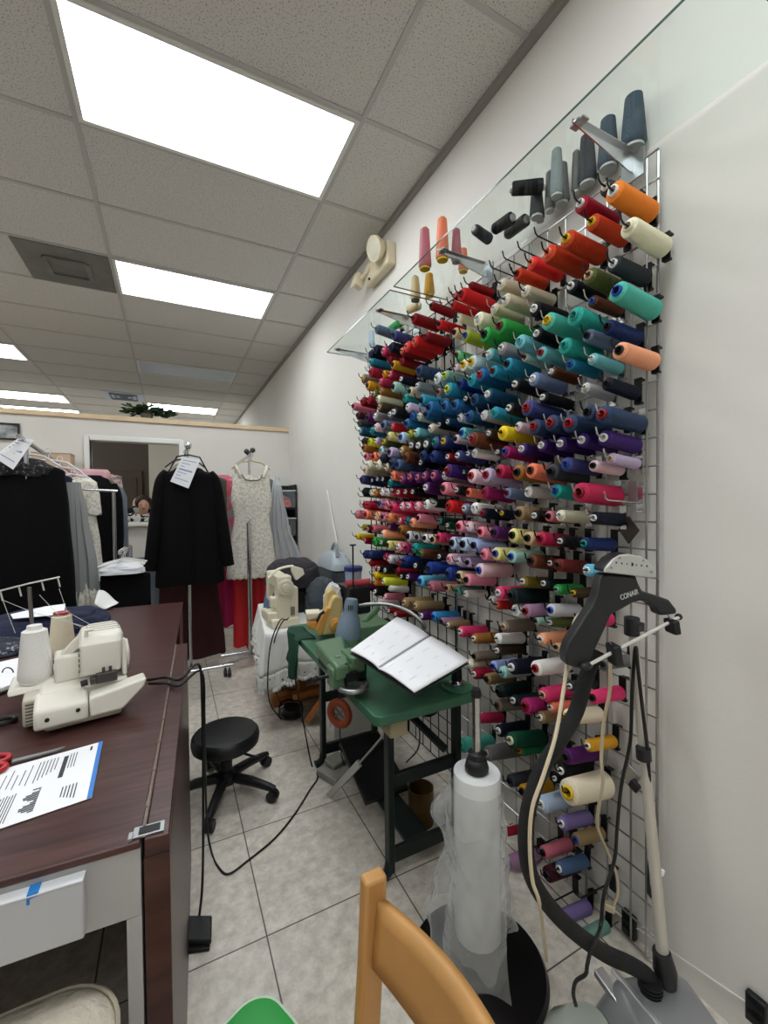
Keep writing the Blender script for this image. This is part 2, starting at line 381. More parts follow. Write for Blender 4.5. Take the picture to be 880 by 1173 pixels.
# zoom blocks: origin pixel, then "X Y R colour core" in 7.333x zoomed pixels
DATA = {
(640,180): """390 245 55 charcoal white;455 280 75 orange white;180 385 60 crimson white;275 540 60 rust yellow;580 580 72 cream cream;60 680 65 rust yellow;455 890 60 charcoal white;250 990 62 olive tan;100 1080 52 black white""",
(520,180): """785 800 65 rust coral;645 885 50 scarlet coral;525 975 45 rust darkred;390 1060 45 beige white""",
(460,240): """495 690 58 red darkred;575 650 30 darkred darkred;445 730 32 darkred coral;430 790 34 red red;245 805 32 darkred black;95 910 40 darkred darkred;310 960 35 red black""",
(640,330): """485 20 75 mint blue;270 120 45 brown blue;130 215 72 teal teal;405 320 55 navy black;235 395 50 slate black;505 520 65 peach black;40 480 62 teal teal;275 590 45 aqua white;90 640 45 petrol blue;215 835 42 silver cream;400 800 50 midnight black;485 1010 88 denim red;310 1040 75 denim black""",
(520,330): """590 20 45 beige white;670 170 55 black white;425 95 50 beige white;330 170 42 beige white;195 255 55 cream white;40 245 30 cream white;780 270 65 mint yellow;690 380 48 black white;380 315 60 green wine;250 385 60 green black;90 395 45 lime blue;0 370 38 tan black;545 445 55 aqua aqua;725 540 50 aqua red;590 580 33 sage red;395 500 48 grey white;290 550 45 aqua white;75 640 48 cream yellow;140 620 62 ice yellow;815 700 40 brown white;440 635 50 turquoise black;320 695 45 turquoise brown;660 760 52 bluegrey white;205 730 52 cobalt red;145 765 50 turquoise teal;45 800 40 royal navy;510 805 45 black white;280 890 48 deepteal white;160 935 48 deepteal navy;90 935 32 black white;5 970 45 blue navy;625 975 66 indigo red;720 945 45 black white;460 1005 45 black white;330 1040 45 turquoise teal;245 1065 40 silver white;120 1075 48 deepteal blue;45 1085 35 silver white;20 560 38 seafoam brown;5 680 30 palepink white""",
(400,330): """225 340 34 slate slate;370 400 38 indigo navy;345 490 42 midnight navy;215 510 34 midnight navy;175 555 34 midnight navy;285 530 38 raspberry pink;330 600 30 darkred darkred;180 615 34 petrol teal;480 490 44 red coral;440 540 38 darkred coral;440 600 34 darkred red;545 445 44 red coral;640 400 34 darkred red;175 700 42 crimson red;360 650 34 gold black;345 710 34 crimson pink;290 735 30 gold gold;110 755 34 taupe yellow;260 775 38 raspberry pink;150 815 38 gold brown;430 775 30 midnight white;370 815 44 sage black;580 690 44 denim navy;570 820 34 fog white;740 750 48 ice white;800 715 48 greengrey citron;505 865 34 beige black;820 845 54 turquoise citron;745 870 30 grey red;265 860 34 bronze tan;205 890 34 olive tan;465 920 34 jade teal;600 940 48 turquoise black;240 930 38 cream cream;105 950 36 darkred red;160 935 32 crimson red;250 990 38 umber tan;490 1000 38 lavender white;660 1000 48 blue navy;790 990 44 blue navy;30 990 30 rose black;375 1040 38 black white;340 1060 34 slate white;640 1055 38 cobalt navy;215 1075 34 grey white;70 1085 38 maroon black;145 1085 34 plum black;520 1085 34 cobalt blue;585 1075 34 beige white""",
(640,480): """80 35 68 denim red;375 155 60 purple white;190 175 55 purple white;10 205 52 purple white;45 385 55 indigo blue;285 390 45 palepink black;430 330 42 lavender tan;170 615 75 raspberry darkred;290 830 48 midnight white;210 1045 48 navy teal;5 810 45 cream white;10 1025 40 black white""",
(520,480): """415 100 58 yellow yellow;515 75 40 palepink white;665 60 58 denim red;805 30 62 denim red;290 120 35 umber white;150 165 58 chocolate red;60 115 45 aqua blue;10 165 34 palepink black;730 220 48 purple white;565 250 48 purple white;425 270 45 magenta blue;365 275 30 graphite white;165 285 34 white white;115 290 30 indigo white;30 305 40 indigo white;820 435 62 graphite black;635 430 58 coral brown;530 445 58 bronze black;370 440 50 raspberry darkred;270 465 62 lavender red;140 475 62 palepink red;85 445 25 black white;845 600 52 jade blue;615 610 42 white white;440 620 40 bluegrey darkred;250 615 45 magenta red;115 615 36 coral red;20 595 35 black white;540 790 55 khaki black;670 810 42 black white;790 815 42 rose black;400 790 32 midnight yellow;225 780 42 midnight red;175 755 46 white white;85 750 40 slate white;35 900 44 pink red;120 900 40 palepink white;215 945 42 pink red;330 950 48 plum black;485 975 54 paleyellow black;625 1000 54 tan black;705 1000 52 raspberry darkred;70 1050 52 paleblue black;165 1065 50 periwinkle black""",
(400,480): """75 15 34 graphite olive;215 70 34 palepink white;280 50 38 slate navy;360 60 30 red pink;480 25 38 blue navy;90 100 34 deepteal sage;190 90 34 petrol teal;330 140 34 paleyellow cream;430 150 44 paleblue blue;505 120 34 lime citron;560 110 38 aqua white;680 75 36 beige white;755 45 30 black white;825 20 30 deepteal white;115 190 30 umber black;165 190 30 citron lime;225 180 28 lavender white;290 195 34 olive yellow;115 240 34 bronze brown;265 265 36 ice aqua;335 285 44 lavender plum;440 260 38 bronze cream;520 220 42 black white;580 225 44 black white;645 210 46 darkgreen white;710 195 44 indigo teal;790 185 44 navy yellow;135 310 30 rose red;200 315 34 salmon red;270 320 38 midnight navy;470 320 44 chocolate brown;345 360 44 denim navy;400 380 44 steel navy;610 300 44 navy navy;700 310 48 navy royal;825 315 34 darkred white;600 365 34 black white;155 385 38 cream white;240 380 44 cream white;130 430 34 beige tan;310 400 34 tan cream;100 505 44 indigo plum;190 515 22 midnight white;235 505 24 navy white;280 505 26 midnight white;355 485 38 coral salmon;345 520 36 petrol teal;440 505 42 plum rose;505 485 42 plum rose;570 490 42 plum rose;630 480 42 plum rose;710 475 46 plum rose;820 430 52 purple red;790 470 38 silver white;120 610 34 darkgreen black;180 615 28 cream white;220 620 28 bronze orange;270 610 30 white white;320 615 30 silver white;375 615 30 red red;410 615 30 crimson white;470 610 30 darkred white;530 610 30 black white;640 570 44 plum white;785 580 48 pink brown;125 720 32 raspberry red;155 720 32 crimson red;250 710 38 mauve indigo;300 720 34 pink rose;345 735 38 hotpink red;385 725 25 raspberry black;440 730 34 pink white;500 730 36 hotpink white;565 730 36 pink white;645 715 38 white white;720 710 30 black white;830 730 48 red red;55 800 32 rose grey;135 800 38 salmon red;230 815 38 peach cream;275 820 34 pink purple;335 825 34 salmon yellow;425 850 30 hotpink cream;480 855 30 petrol teal;530 860 38 peach salmon;565 840 34 pink black;770 865 34 darkgreen teal;815 885 28 forest white;110 910 25 lime yellow;155 925 28 maroon pink;195 920 30 rose red;285 945 36 peach white;330 925 26 plum pink;420 930 38 bronze brown;495 985 42 silver black;560 990 34 grey black;630 1000 34 white black;700 1010 36 tan black;740 995 36 hotpink red;860 1040 48 paleblue black;60 985 24 yellow gold;130 1020 25 darkred pink;210 1030 36 green green;265 1035 30 emerald white;320 1060 36 paleyellow brown;415 1075 40 pink white;470 1080 34 magenta red;540 1080 38 jade teal""",
(400,630): """125 35 32 navy indigo;170 40 34 navy indigo;300 60 30 raspberry pink;335 75 34 silver white;430 105 38 navy red;450 95 38 royal navy;555 130 32 black white;180 120 30 darkred red;245 160 28 black white;210 140 25 red white;300 170 28 black white;400 180 28 crimson red;435 220 25 black white;490 225 30 plum white;660 150 48 royal navy;835 200 48 royal navy;205 225 34 yellow gold;215 255 30 orange peach;290 285 34 citron white;330 300 25 white white;140 310 30 maroon white;215 350 30 black white;300 390 25 pink white;590 260 42 sky blue;680 300 40 dustyrose rose;815 320 30 tan brown;755 55 30 black white;835 75 42 palepink pink;245 440 28 palepink white;330 510 22 darkred white;385 540 25 darkred white;460 445 42 khaki tan;560 490 42 khaki tan;600 535 36 plum white;705 560 36 azure blue;770 600 30 mauve black;830 630 28 khaki white;600 30 38 chocolate green""",
(520,630): """240 30 45 pink rose;345 30 50 paleyellow blue;475 55 50 sage blue;640 90 52 chocolate black;805 110 36 wine white;870 125 48 wine brown;35 95 38 lavender white;110 105 36 lavender black;205 170 52 palepink blue;25 215 42 sand black;100 250 44 pink black;30 345 34 greengrey teal;90 365 28 white white;575 265 42 moss white;750 280 38 darkgreen white;370 360 48 hotpink white;305 420 30 silver white;360 460 34 red tan;480 385 58 darkgreen black;510 505 46 white silver;605 545 54 mauve darkred;675 565 28 sage brown;805 505 48 silver blue;805 610 34 olive white;415 645 46 taupe tan;50 685 40 hotpink white;165 745 38 bronze white;360 745 40 white white;725 750 46 peach white;855 815 32 tan brown;360 845 38 umber white;165 895 34 taupe black;125 960 38 cream white;325 975 38 periwinkle blue;480 985 54 midnight white;165 1040 38 crimson white;400 1030 44 sage aqua;680 995 56 white red;270 1085 40 khaki black""",
(640,630): """235 170 48 sky white;120 360 36 umber yellow;190 595 50 hotpink red;370 960 44 smoke black;-20 330 38 green sage""",
(640,780): """90 45 38 charcoal white;280 140 50 hotpink black;70 300 55 ivory yellow;240 545 44 gold white;60 640 54 plum black;20 760 48 black white;70 935 90 ivory yellow""",
(520,780): """745 130 52 hotpink tan;805 210 40 coral white;710 290 44 khaki white;605 230 60 magenta darkred;495 165 42 darkgreen white;370 90 48 darkgreen black;360 205 44 taupe brown;200 315 36 raspberry white;370 420 44 midnight white;470 515 58 forest cream;550 575 36 emerald orange;735 670 40 olive cream;60 540 56 mint mint;270 610 52 smoke grey;465 840 44 graphite black;570 930 48 gold black;845 820 34 black white;730 1040 58 paleblue white""",
(640,930): """20 100 48 lilac white;140 235 44 khaki blue;0 480 44 steel white;20 890 46 lilac white;180 1060 44 greengrey white""",
(520,930): """745 345 44 rose black;455 430 48 mauve navy;775 530 52 maroon black;440 170 30 crimson black""",
}
EMPTY = [(655,545,520,180),(515,665,520,180),(390,750,520,180),(280,830,520,180),(465,885,520,180),(305,725,460,240),(400,655,460,240),(480,580,460,240),(140,650,640,930),(330,560,520,930),(600,240,520,930),(720,720,520,930),(360,565,640,480),(300,440,400,330),(570,340,400,330),(60,600,400,480),(75,690,400,480)]
class Cone: pass
cones = []
for (ox, oy), txt in DATA.items():
    for row in txt.split(';'):
        X, Y, R, c, k = row.split(); c_ = Cone()
        c_.u, c_.v, c_.R = ox+float(X)/7.333, oy+float(Y)/7.333, float(R)/7.333*1.13
        c_.col, c_.core = c, k
        L = .158
        if c_.u < 520 and c_.v > 560: L = .13
        elif c_.u < 520: L = .15
        if c_.v > 640: L = .15
        if c_.u > 640 and c_.v < 560: L = .17
        if (c in ('ivory', 'denim') and c_.R > 8): L = .175
        for it in range(2):
            p_ = at(c_.u, c_.v, x=GX-.022-L)
            fw = (p_-Vector((0, 0, EYE))).dot(fwd)
            r = c_.R*fw/FPX
            r = max(.0135, min(r, .030 if c not in ('ivory', 'denim', 'raspberry') else .040))
            L = L*.6+.4*max(.10, min(.18, r*6.0))
        c_.L, c_.r, c_.p = L, r, at(c_.u, c_.v, x=GX-.022-L)
        c_.rb = r*1.15; c_.area = (c_.R)
        cones.append(c_)
# keep neighbours apart: shrink until no two touch
for it in range(22):
    for i, a in enumerate(cones):
        for b_ in cones[i+1:]:
            dy, dz = a.p.y-b_.p.y, a.p.z-b_.p.z; dd = math.hypot(dy, dz); need = a.rb+b_.rb+.001
            if dd < need:
                k = max(dd/need, .965)
                for q in (a, b_):
                    if q.rb > .0155: q.rb *= k
                    q.r = min(q.r, q.rb*.98)
                if dd < need*.98 and dd > 1e-4:       # and push a little
                    s_ = (need-dd)*.18; oy_, oz_ = dy/dd*s_, dz/dd*s_
                    a.p.y += oy_; a.p.z += oz_; b_.p.y -= oy_; b_.p.z -= oz_
                    a.p.y = max(a.p.y, .80); b_.p.y = max(b_.p.y, .80)
for c_ in cones:
    c_.tilt = math.radians(6+rnd.uniform(-2, 2)+(3 if c_.v > 800 else 0))
# rows (from the top) and order in a row (from the near, right end)
for c_ in cones: c_.rowz = c_.p.z
top_z = max(c_.p.z for c_ in cones); PITCH = .0825
rows = {}
for c_ in cones: rows.setdefault(int((top_z-c_.p.z)/PITCH+.5), []).append(c_)
ORD = ['', 'first', 'second', 'third', 'fourth', 'fifth', 'sixth', 'seventh', 'eighth', 'ninth', 'tenth', 'eleventh', 'twelfth', 'thirteenth', 'fourteenth', 'fifteenth', 'sixteenth', 'seventeenth', 'eighteenth', 'nineteenth', 'twentieth']
def nth(n):
    if n <= 20: return ORD[n]
    if n == 30: return 'thirtieth'
    return ('twenty-' if n < 30 else 'thirty-')+ORD[n % 10]
for ri, k in enumerate(sorted(rows)):
    L_ = sorted(rows[k], key=lambda c: c.p.y)
    for i, c_ in enumerate(L_):
        pos = 'at the right end' if i == 0 else ('at the left end' if i == len(L_)-1 else nth(i+1)+' from right')
        cw, kw = word(c_.col), word(c_.core)
        c_.label = '%s thread cone with %s core %s, %s peg row from top' % (cw, kw, pos, nth(ri+1))
# meshes: unit length along -X (base at 0, tip at -1), unit tip radius
def thread_mat(c):
    n = 'thread_'+word(c).replace(' ', '_')
    if n in MATS: return MATS[n]
    m_ = mat(n, PAL[c], .6, spec=.25); nt_, b_ = nodes_of(m_)
    tc_ = nt_.nodes.new('ShaderNodeTexCoord'); mp_ = nt_.nodes.new('ShaderNodeMapping'); mp_.inputs['Rotation'].default_value = (0, .25, .12)
    wv = nt_.nodes.new('ShaderNodeTexWave'); wv.inputs['Scale'].default_value = 7; wv.inputs['Distortion'].default_value = 2.5; wv.inputs['Detail'].default_value = 2; wv.inputs['Detail Scale'].default_value = 2
    nt_.links.new(tc_.outputs['Generated'], mp_.inputs['Vector']); nt_.links.new(mp_.outputs['Vector'], wv.inputs['Vector'])
    bp_ = nt_.nodes.new('ShaderNodeBump'); bp_.inputs['Strength'].default_value = .24; bp_.inputs['Distance'].default_value = .004
    nt_.links.new(wv.outputs['Fac'], bp_.inputs['Height']); nt_.links.new(bp_.outputs['Normal'], b_.inputs['Normal'])
    r_ = nt_.nodes.new('ShaderNodeValToRGB'); cc = lin(PAL[c])
    r_.color_ramp.elements[0].color = tuple(x*.94 for x in cc)+(1,); r_.color_ramp.elements[1].color = tuple(min(1, x*1.06) for x in cc)+(1,)
    nt_.links.new(wv.outputs['Fac'], r_.inputs['Fac']); nt_.links.new(r_.outputs['Color'], b_.inputs['Base Color'])
    return m_
CORE = dict(red=(156, 28, 34), blue=(34, 72, 164), yellow=(222, 184, 36))
def core_mat(c): return mat('core_'+word(c).replace(' ', '_'), CORE.get(c, PAL[c]), .45)
MX = Matrix.Rotation(-PI/2, 4, 'Y')       # local z -> -x
def cone_meshes(rb_ratio, n=20):
    t_ = MB(); t_.lathe([(.50, .06), (rb_ratio*.93, .0), (rb_ratio, .03), (rb_ratio*.995, .10), (1+(rb_ratio-1)*.45, .5), (1.0, .90), (.97, .945), (.86, .965), (.50, .972)], MX, n, False, False)
    k_ = MB(); k_.lathe([(.56, .02), (.56, .5), (.54, 1.005), (.51, 1.02), (.40, 1.02), (.37, .99), (.37, .02)], MX, n, False, False)
    k_.f.append([0, 0, 0]) if False else None
    return t_, k_
protoT, protoK = {}, {}
def mesh_of(mb, name, m_):
    o_ = obj(name, mb, m_, None); me_ = o_.data; off = o_.location.copy()
    for v_ in me_.vertices: v_.co += off
    bpy.data.objects.remove(o_); return me_
RAT = [1.0, 1.1, 1.2]
for i_, q in enumerate(RAT):
    a, k_ = cone_meshes(q); protoT[i_] = mesh_of(a, 'thread', BLACKP); protoK[i_] = mesh_of(k_, 'core', BLACKP)
thr_cache = {}
def get_me(src, key, m_):
    kk = (key, m_.name)
    if kk not in thr_cache:
        me_ = src.copy(); me_.materials.clear(); me_.materials.append(m_); me_.name = key[0]; thr_cache[kk] = me_
    return thr_cache[kk]
def place_cone(c_):
    e = thing('thread_cone', c_.label, 'thread', group='thread cones on the pegs')
    # axis: base lower than tip
    ax = Vector((math.cos(c_.tilt), 0, -math.sin(c_.tilt)))   # tip -> base
    base = c_.p+ax*c_.L
    e.location = base; e.rotation_euler = (0, c_.tilt, 0); e.scale = (c_.L, c_.r, c_.r)
    vi = min(range(3), key=lambda i: abs(RAT[i]-c_.rb/c_.r))
    for nm, src, m_ in (('thread', protoT[vi], thread_mat(c_.col)), ('core', protoK[vi], core_mat(c_.core))):
        o_ = bpy.data.objects.new(nm, get_me(src, (nm, vi), m_)); COL.objects.link(o_); o_.parent = e
    c_.base = base
    return e
cones.sort(key=lambda c: -c.area)
for c_ in cones[:300]: place_cone(c_)
rest = cones[300:]
if rest:
    mb = MB(); mats_ = []
    for c_ in rest:
        m_ = thread_mat(c_.col); k2 = core_mat(c_.core)
        for q in (m_, k2):
            if q not in mats_: mats_.append(q)
        ax = Vector((math.cos(c_.tilt), 0, -math.sin(c_.tilt))); c_.base = c_.p+ax*c_.L
        T = Matrix.LocRotScale(c_.base, Euler((0, c_.tilt, 0)), Vector((c_.L, c_.r, c_.r)))
        a, k_ = cone_meshes(1.1, 14)
        mb.m = mats_.index(m_); mb.add([T @ v_ for v_ in a.v], a.f); mb.m = mats_.index(k2); mb.add([T @ v_ for v_ in k_.v], k_.f)
    o_ = obj('thread_cones', mb, mats_); tag(o_, 'smallest thread cones, far left of the thread wall', 'thread', kind='stuff')
# hooks
def hook_mb(L):
    h = MB()
    h.box((-.004, 0, .012), (.006, .024, .085))            # clip plate on the wires
    h.box((.001, 0, .052), (.018, .022, .006)); h.box((.001, 0, -.028), (.018, .022, .006))
    h.tube(spline([(-.004, 0, -.004), (-L*.55, 0, -.004+.02), (-L+.012, 0, .018+.012), (-L-.004, 0, .036), (-L-.013, 0, .055)], 4), .0028, 6)
    return h
PANELS = [(.757, 1.256), (1.262, 1.761), (1.767, 2.266), (2.272, 2.790)]
pan = []
for i_, (a, b_) in enumerate(PANELS):
    where = ['near right panel', 'second panel from the right', 'third panel from the right', 'farthest left panel'][i_]
    e = thing('gridwall_panel', ('chrome' if i_ < 2 else 'black')+' wire grid with thread pegs, '+where, 'wire grid', (GX, (a+b_)/2, 0), group='wire grid panels behind the threads')
    g = MB(); n_ = 6
    for j in range(n_+1):
        y = a+.004+(b_-a-.008)*j/n_; g.tube([(GX, y, .008), (GX, y, 2.455)], .0032 if 0 < j < n_ else .0042, 6)
    if i_ == 0: g.tube([(GX-.012, a+.03, .008), (GX-.012, a+.03, 2.44)], .003, 6)
    for j in range(30):
        z = .012+j*(2.44/29); g.tube([(GX-.005, a, z), (GX-.005, b_, z)], .0028, 6)
    obj('wire_mesh', g, mat('grid_chrome', (172, 172, 172), .3, 1) if i_ < 2 else mat('grid_black', (26, 26, 28), .4, .3), e, world=True)
    pan.append([e, []])
hookM = {}
def add_hook(p0, tip_x, col, pi):
    pan[pi][1].append((p0, max(.08, p0.x-tip_x), col))
def panel_of(y): return min(range(4), key=lambda i: abs(y-sum(PANELS[i])/2))
for c_ in cones:
    r_axis = Vector((math.cos(c_.tilt), 0, -math.sin(c_.tilt)))
    y = c_.p.y
    col = 'chrome' if (345 < c_.v < 600 and c_.u > 540 and c_.core != 'black') else 'black'
    # hook passes through the cone core; built in the cone's tilt
    pi = panel_of(y); pan[pi][1].append((c_.base+Vector((.014, 0, -.001)), c_.L+.036, col, c_.tilt, c_.u > 600))
for X, Y, ox, oy in EMPTY:
    u, v = ox+X/7.333, oy+Y/7.333; q = at(u, v, x=GX-.19); pi = panel_of(q.y)
    pan[pi][1].append((Vector((GX-.012, q.y, q.z-.05)), .165, 'chrome' if (X, Y) == (360, 565) else 'black', math.radians(4), True))
def hook_geo(L, tilt):
    h = MB()
    h.box((0, 0, .010), (.006, .022, .080), rot=(0, -tilt, 0)); h.box((.008, 0, .046), (.016, .020, .006)); h.box((.008, 0, -.026), (.016, .020, .006))
    h.tube([(0, 0, 0), (-L*.5, 0, .0), (-L+.008, 0, .0), (-L-.002, 0, .006), (-L-.010, 0, .024)], .0026, 6)
    return h
hcache = {}
for e, hs_ in pan:
    hs_.sort(key=lambda h: h[0].y)
    extra = MB()
    for i_, (p0, L, col, tilt, big) in enumerate(hs_):
        L = round(L*100)/100; m_ = CHROME if col == 'chrome' else BLACKM
        mw = Matrix.LocRotScale(p0, Euler((0, tilt, 0)), Vector((1, 1, 1)))
        if i_ < 100:
            kk = (L, col)
            if kk not in hcache: hcache[kk] = mesh_of(hook_geo(L, math.radians(6)), 'hook', m_)
            o_ = bpy.data.objects.new('hook', hcache[kk]); COL.objects.link(o_); o_.parent = e
            o_.location = p0-e.location; o_.rotation_euler = (0, tilt, 0)
        else:
            g_ = hook_geo(L, math.radians(6)); extra.add([mw @ v_ for v_ in g_.v], g_.f)
    if extra.v:
        o_ = obj('hooks', extra, BLACKM, e, world=True); o_['kind'] = 'stuff'
# ------------------------------------------------------------------ glass shelves above
SZ = 2.492
GLASS = mat('shelf_glass', (225, 240, 232), .0, trans=1, ior=1.45)
nt, b = nodes_of(GLASS)      # thin pane: clear with fresnel gloss
GLASS.node_tree.nodes.remove(b); out = nt.nodes['Material Output']
tr = nt.nodes.new('ShaderNodeBsdfTransparent'); tr.inputs[0].default_value = (.93, .965, .95, 1)
gl = nt.nodes.new('ShaderNodeBsdfGlossy'); gl.inputs['Roughness'].default_value = .02
lwt = nt.nodes.new('ShaderNodeLayerWeight'); lwt.inputs['Blend'].default_value = .5
pw = nt.nodes.new('ShaderNodeMath'); pw.operation = 'POWER'; pw.inputs[1].default_value = 5; nt.links.new(lwt.outputs['Facing'], pw.inputs[0])
fr = nt.nodes.new('ShaderNodeMath'); fr.operation = 'MULTIPLY_ADD'; fr.inputs[1].default_value = .6; fr.inputs[2].default_value = .03; nt.links.new(pw.outputs[0], fr.inputs[0])
mxs = nt.nodes.new('ShaderNodeMixShader'); nt.links.new(fr.outputs[0], mxs.inputs[0]); nt.links.new(tr.outputs[0], mxs.inputs[1]); nt.links.new(gl.outputs[0], mxs.inputs[2]); nt.links.new(mxs.outputs[0], out.inputs['Surface'])
EDGE = mat('glass_edge', (70, 92, 86), .15)
def gshelf(y0, y1, label):
    e = thing('glass_shelf', label, 'shelf', (1.155, (y0+y1)/2, SZ), group='glass shelves over the thread wall')
    obj('pane', MB().bx(1.003, 1.318, y0+.001, y1-.001, SZ, SZ+.006), GLASS, e, world=True)
    f_ = MB(); t = .0016
    f_.bx(1.0, 1.0+t, y0, y1, SZ, SZ+.006); f_.bx(1.0+t, 1.318, y0-.001, y0, SZ, SZ+.006); f_.bx(1.0+t, 1.318, y1, y1+.001, SZ, SZ+.006)
    obj('polished_edge', f_, EDGE, e, world=True)
gshelf(.455, 1.86, 'near glass shelf holding charcoal thread cones above the wire grid')
gshelf(1.90, 2.86, 'far glass shelf above the left half of the wire grid')
for y, lb in ((.832, 'chrome shelf bracket nearest the right end of the glass'), (1.50, 'second chrome shelf bracket from the right, below pinkish cones'), (2.11, 'third chrome bracket, under the far glass shelf'), (2.76, 'farthest left chrome bracket under the glass')):
    e = thing('shelf_bracket', lb, 'bracket', (GX-.02, y, SZ-.07), group='chrome brackets under the glass shelves')
    g = MB(); g.prism([(1.02, y-.002, SZ-.012), (1.02, y-.002, SZ-.001), (GX-.008, y-.002, SZ-.001), (GX-.008, y-.002, SZ-.06), (GX-.03, y-.002, SZ-.062)], (0, .004, 0))
    g.bx(1.03, GX-.03, y-.012, y+.002, SZ-.003, SZ-.001)
    obj('arm', g, CHROME, e, world=True)
    obj('clip', MB().bx(1.035, 1.06, y-.022, y+.022, SZ-.006, SZ-.0005), STEEL, e, world=True)
    obj('grid_plate', MB().bx(GX-.013, GX-.0055, y-.035, y+.035, SZ-.085, SZ-.005), STEEL, e, world=True)
def stand_cone(u, v, h, r, col, core, label, lift=0):
    p_ = at(u, v, z=SZ+.006)
    p_.x = min(max(p_.x, 1.035), 1.285)
    e = thing('thread_cone', label, 'thread', (p_.x, p_.y, SZ+.0065), group='thread cones on the glass shelves')
    obj('core', MB().lathe([(r*.80, 0), (r*.78, .012), (r*.4, .02), (r*.4, h-.012), (r*.42, h)], None, 18), core_mat(core), e)
    obj('thread', MB().lathe([(r*.85, .008), (r, .016), (r*.98, .03), (r*.72, h*.86), (r*.68, h*.95), (r*.42, h*.97)], None, 20), thread_mat(col), e)
    return p_
def lying_cone(a, b_, r, col, core, label, zb=0):
    pa, pb = at(a[0], a[1], z=SZ+.006+r), at(b_[0], b_[1], z=SZ+.006+r)
    pa.z = pb.z = SZ+.007+r+zb
    L = (pb-pa).length
    e = thing('thread_cone', label, 'thread', (pa+pb)/2-Vector((0, 0, r)), group='thread cones on the glass shelves')
    mtx = zmat(pa, pb)
    obj('thread', MB().lathe([(r*.5, .006), (r*.97, .006), (r, .015), (r*.9, L*.9), (r*.8, L-.006), (r*.45, L-.004)], mtx, 18), thread_mat(col), e, world=True)
    obj('core', MB().lathe([(r*.55, -.004), (r*.55, .01), (r*.35, .02), (r*.35, L-.01), (r*.48, L-.006), (r*.48, L+.004)], mtx, 16), core_mat(core), e, world=True)
A = zip([(727, 172), (700.5, 196), (680, 216), (663, 223.5), (649, 237), (638, 226), (630, 243), (615, 250), (624, 256)],
        [.165, .165, .17, .15, .15, .17, .15, .14, .07], [.036, .032, .030, .028, .026, .027, .025, .026, .027],
        ['storm', 'storm', 'graphite', 'smoke', 'smoke', 'fog', 'smoke', 'graphite', 'moss'],
        ['big slate thread cone standing on the glass beside the right bracket', 'slate thread cone standing on glass, left of the nearest bracket', 'third standing charcoal cone from the right on the glass', 'olive-grey cone standing fourth from right on the glass', 'small grey cone at the shelf back, left of the olive-grey cone', 'light grey-green cone standing tallest in the shelf middle', 'dark cone half hidden behind the light grey-green cone', 'leftmost standing charcoal cone on the near glass shelf', 'short olive spool under the standing cones on the glass'])
used = []
for (u, v), h, r, c, lb in A:
    p_ = at(u, v, z=SZ+.006)
    while any(math.hypot(min(max(p_.x,1.035),1.285)-q[0], p_.y-q[1]) < r+q[2]+.002 for q in used) and r > .017: r -= .001
    used.append((min(max(p_.x, 1.035), 1.285), p_.y, r)); stand_cone(u, v, h, r, c, 'silver', lb)
lying_cone((623, 231), (585, 234), .026, 'black', 'white', 'black cone lying across the other cones on the glass', zb=.055)
lying_cone((588, 249), (565, 264), .024, 'black', 'silver', 'black cone lying on the glass, upper of two side by side')
lying_cone((604, 251), (580, 270), .024, 'charcoal', 'silver', 'charcoal cone lying on the glass nearest the standing cones')
lying_cone((561, 275), (543, 262), .022, 'graphite', 'silver', 'graphite cone lying alone leftmost of the dark cones on glass')
stand_cone(487, 309, .19, .030, 'dustyrose', 'yellow', 'tall dusty pink cone standing leftmost on the near glass shelf')
stand_cone(507, 299, .19, .030, 'salmon', 'yellow', 'bright salmon cone standing beside the tall dusty pink cone')
stand_cone(523, 301, .15, .024, 'dustyrose', 'silver', 'small dusty pink cone right of the salmon cone on glass')
stand_cone(531, 312, .11, .024, 'salmon', 'yellow', 'short salmon cone nearest the second bracket on the glass')
stand_cone(476, 345, .13, .028, 'sand', 'black', 'straw yellow cone standing on far glass shelf beside the gap')
stand_cone(492, 340, .12, .028, 'gold', 'yellow', 'golden yellow cone standing on the far glass shelf')
lying_cone((481, 350), (467, 356), .024, 'sand', 'cream', 'straw yellow cone lying on the far glass shelf')
lying_cone((460, 369), (446, 378), .024, 'green', 'white', 'light green cone lying on the far glass shelf')
stand_cone(426, 398, .12, .022, 'paleblue', 'white', 'pale blue cone standing at the far end of the glass')
stand_cone(468, 378, .09, .024, 'white', 'white', 'white cone standing beside the light green one on the glass')
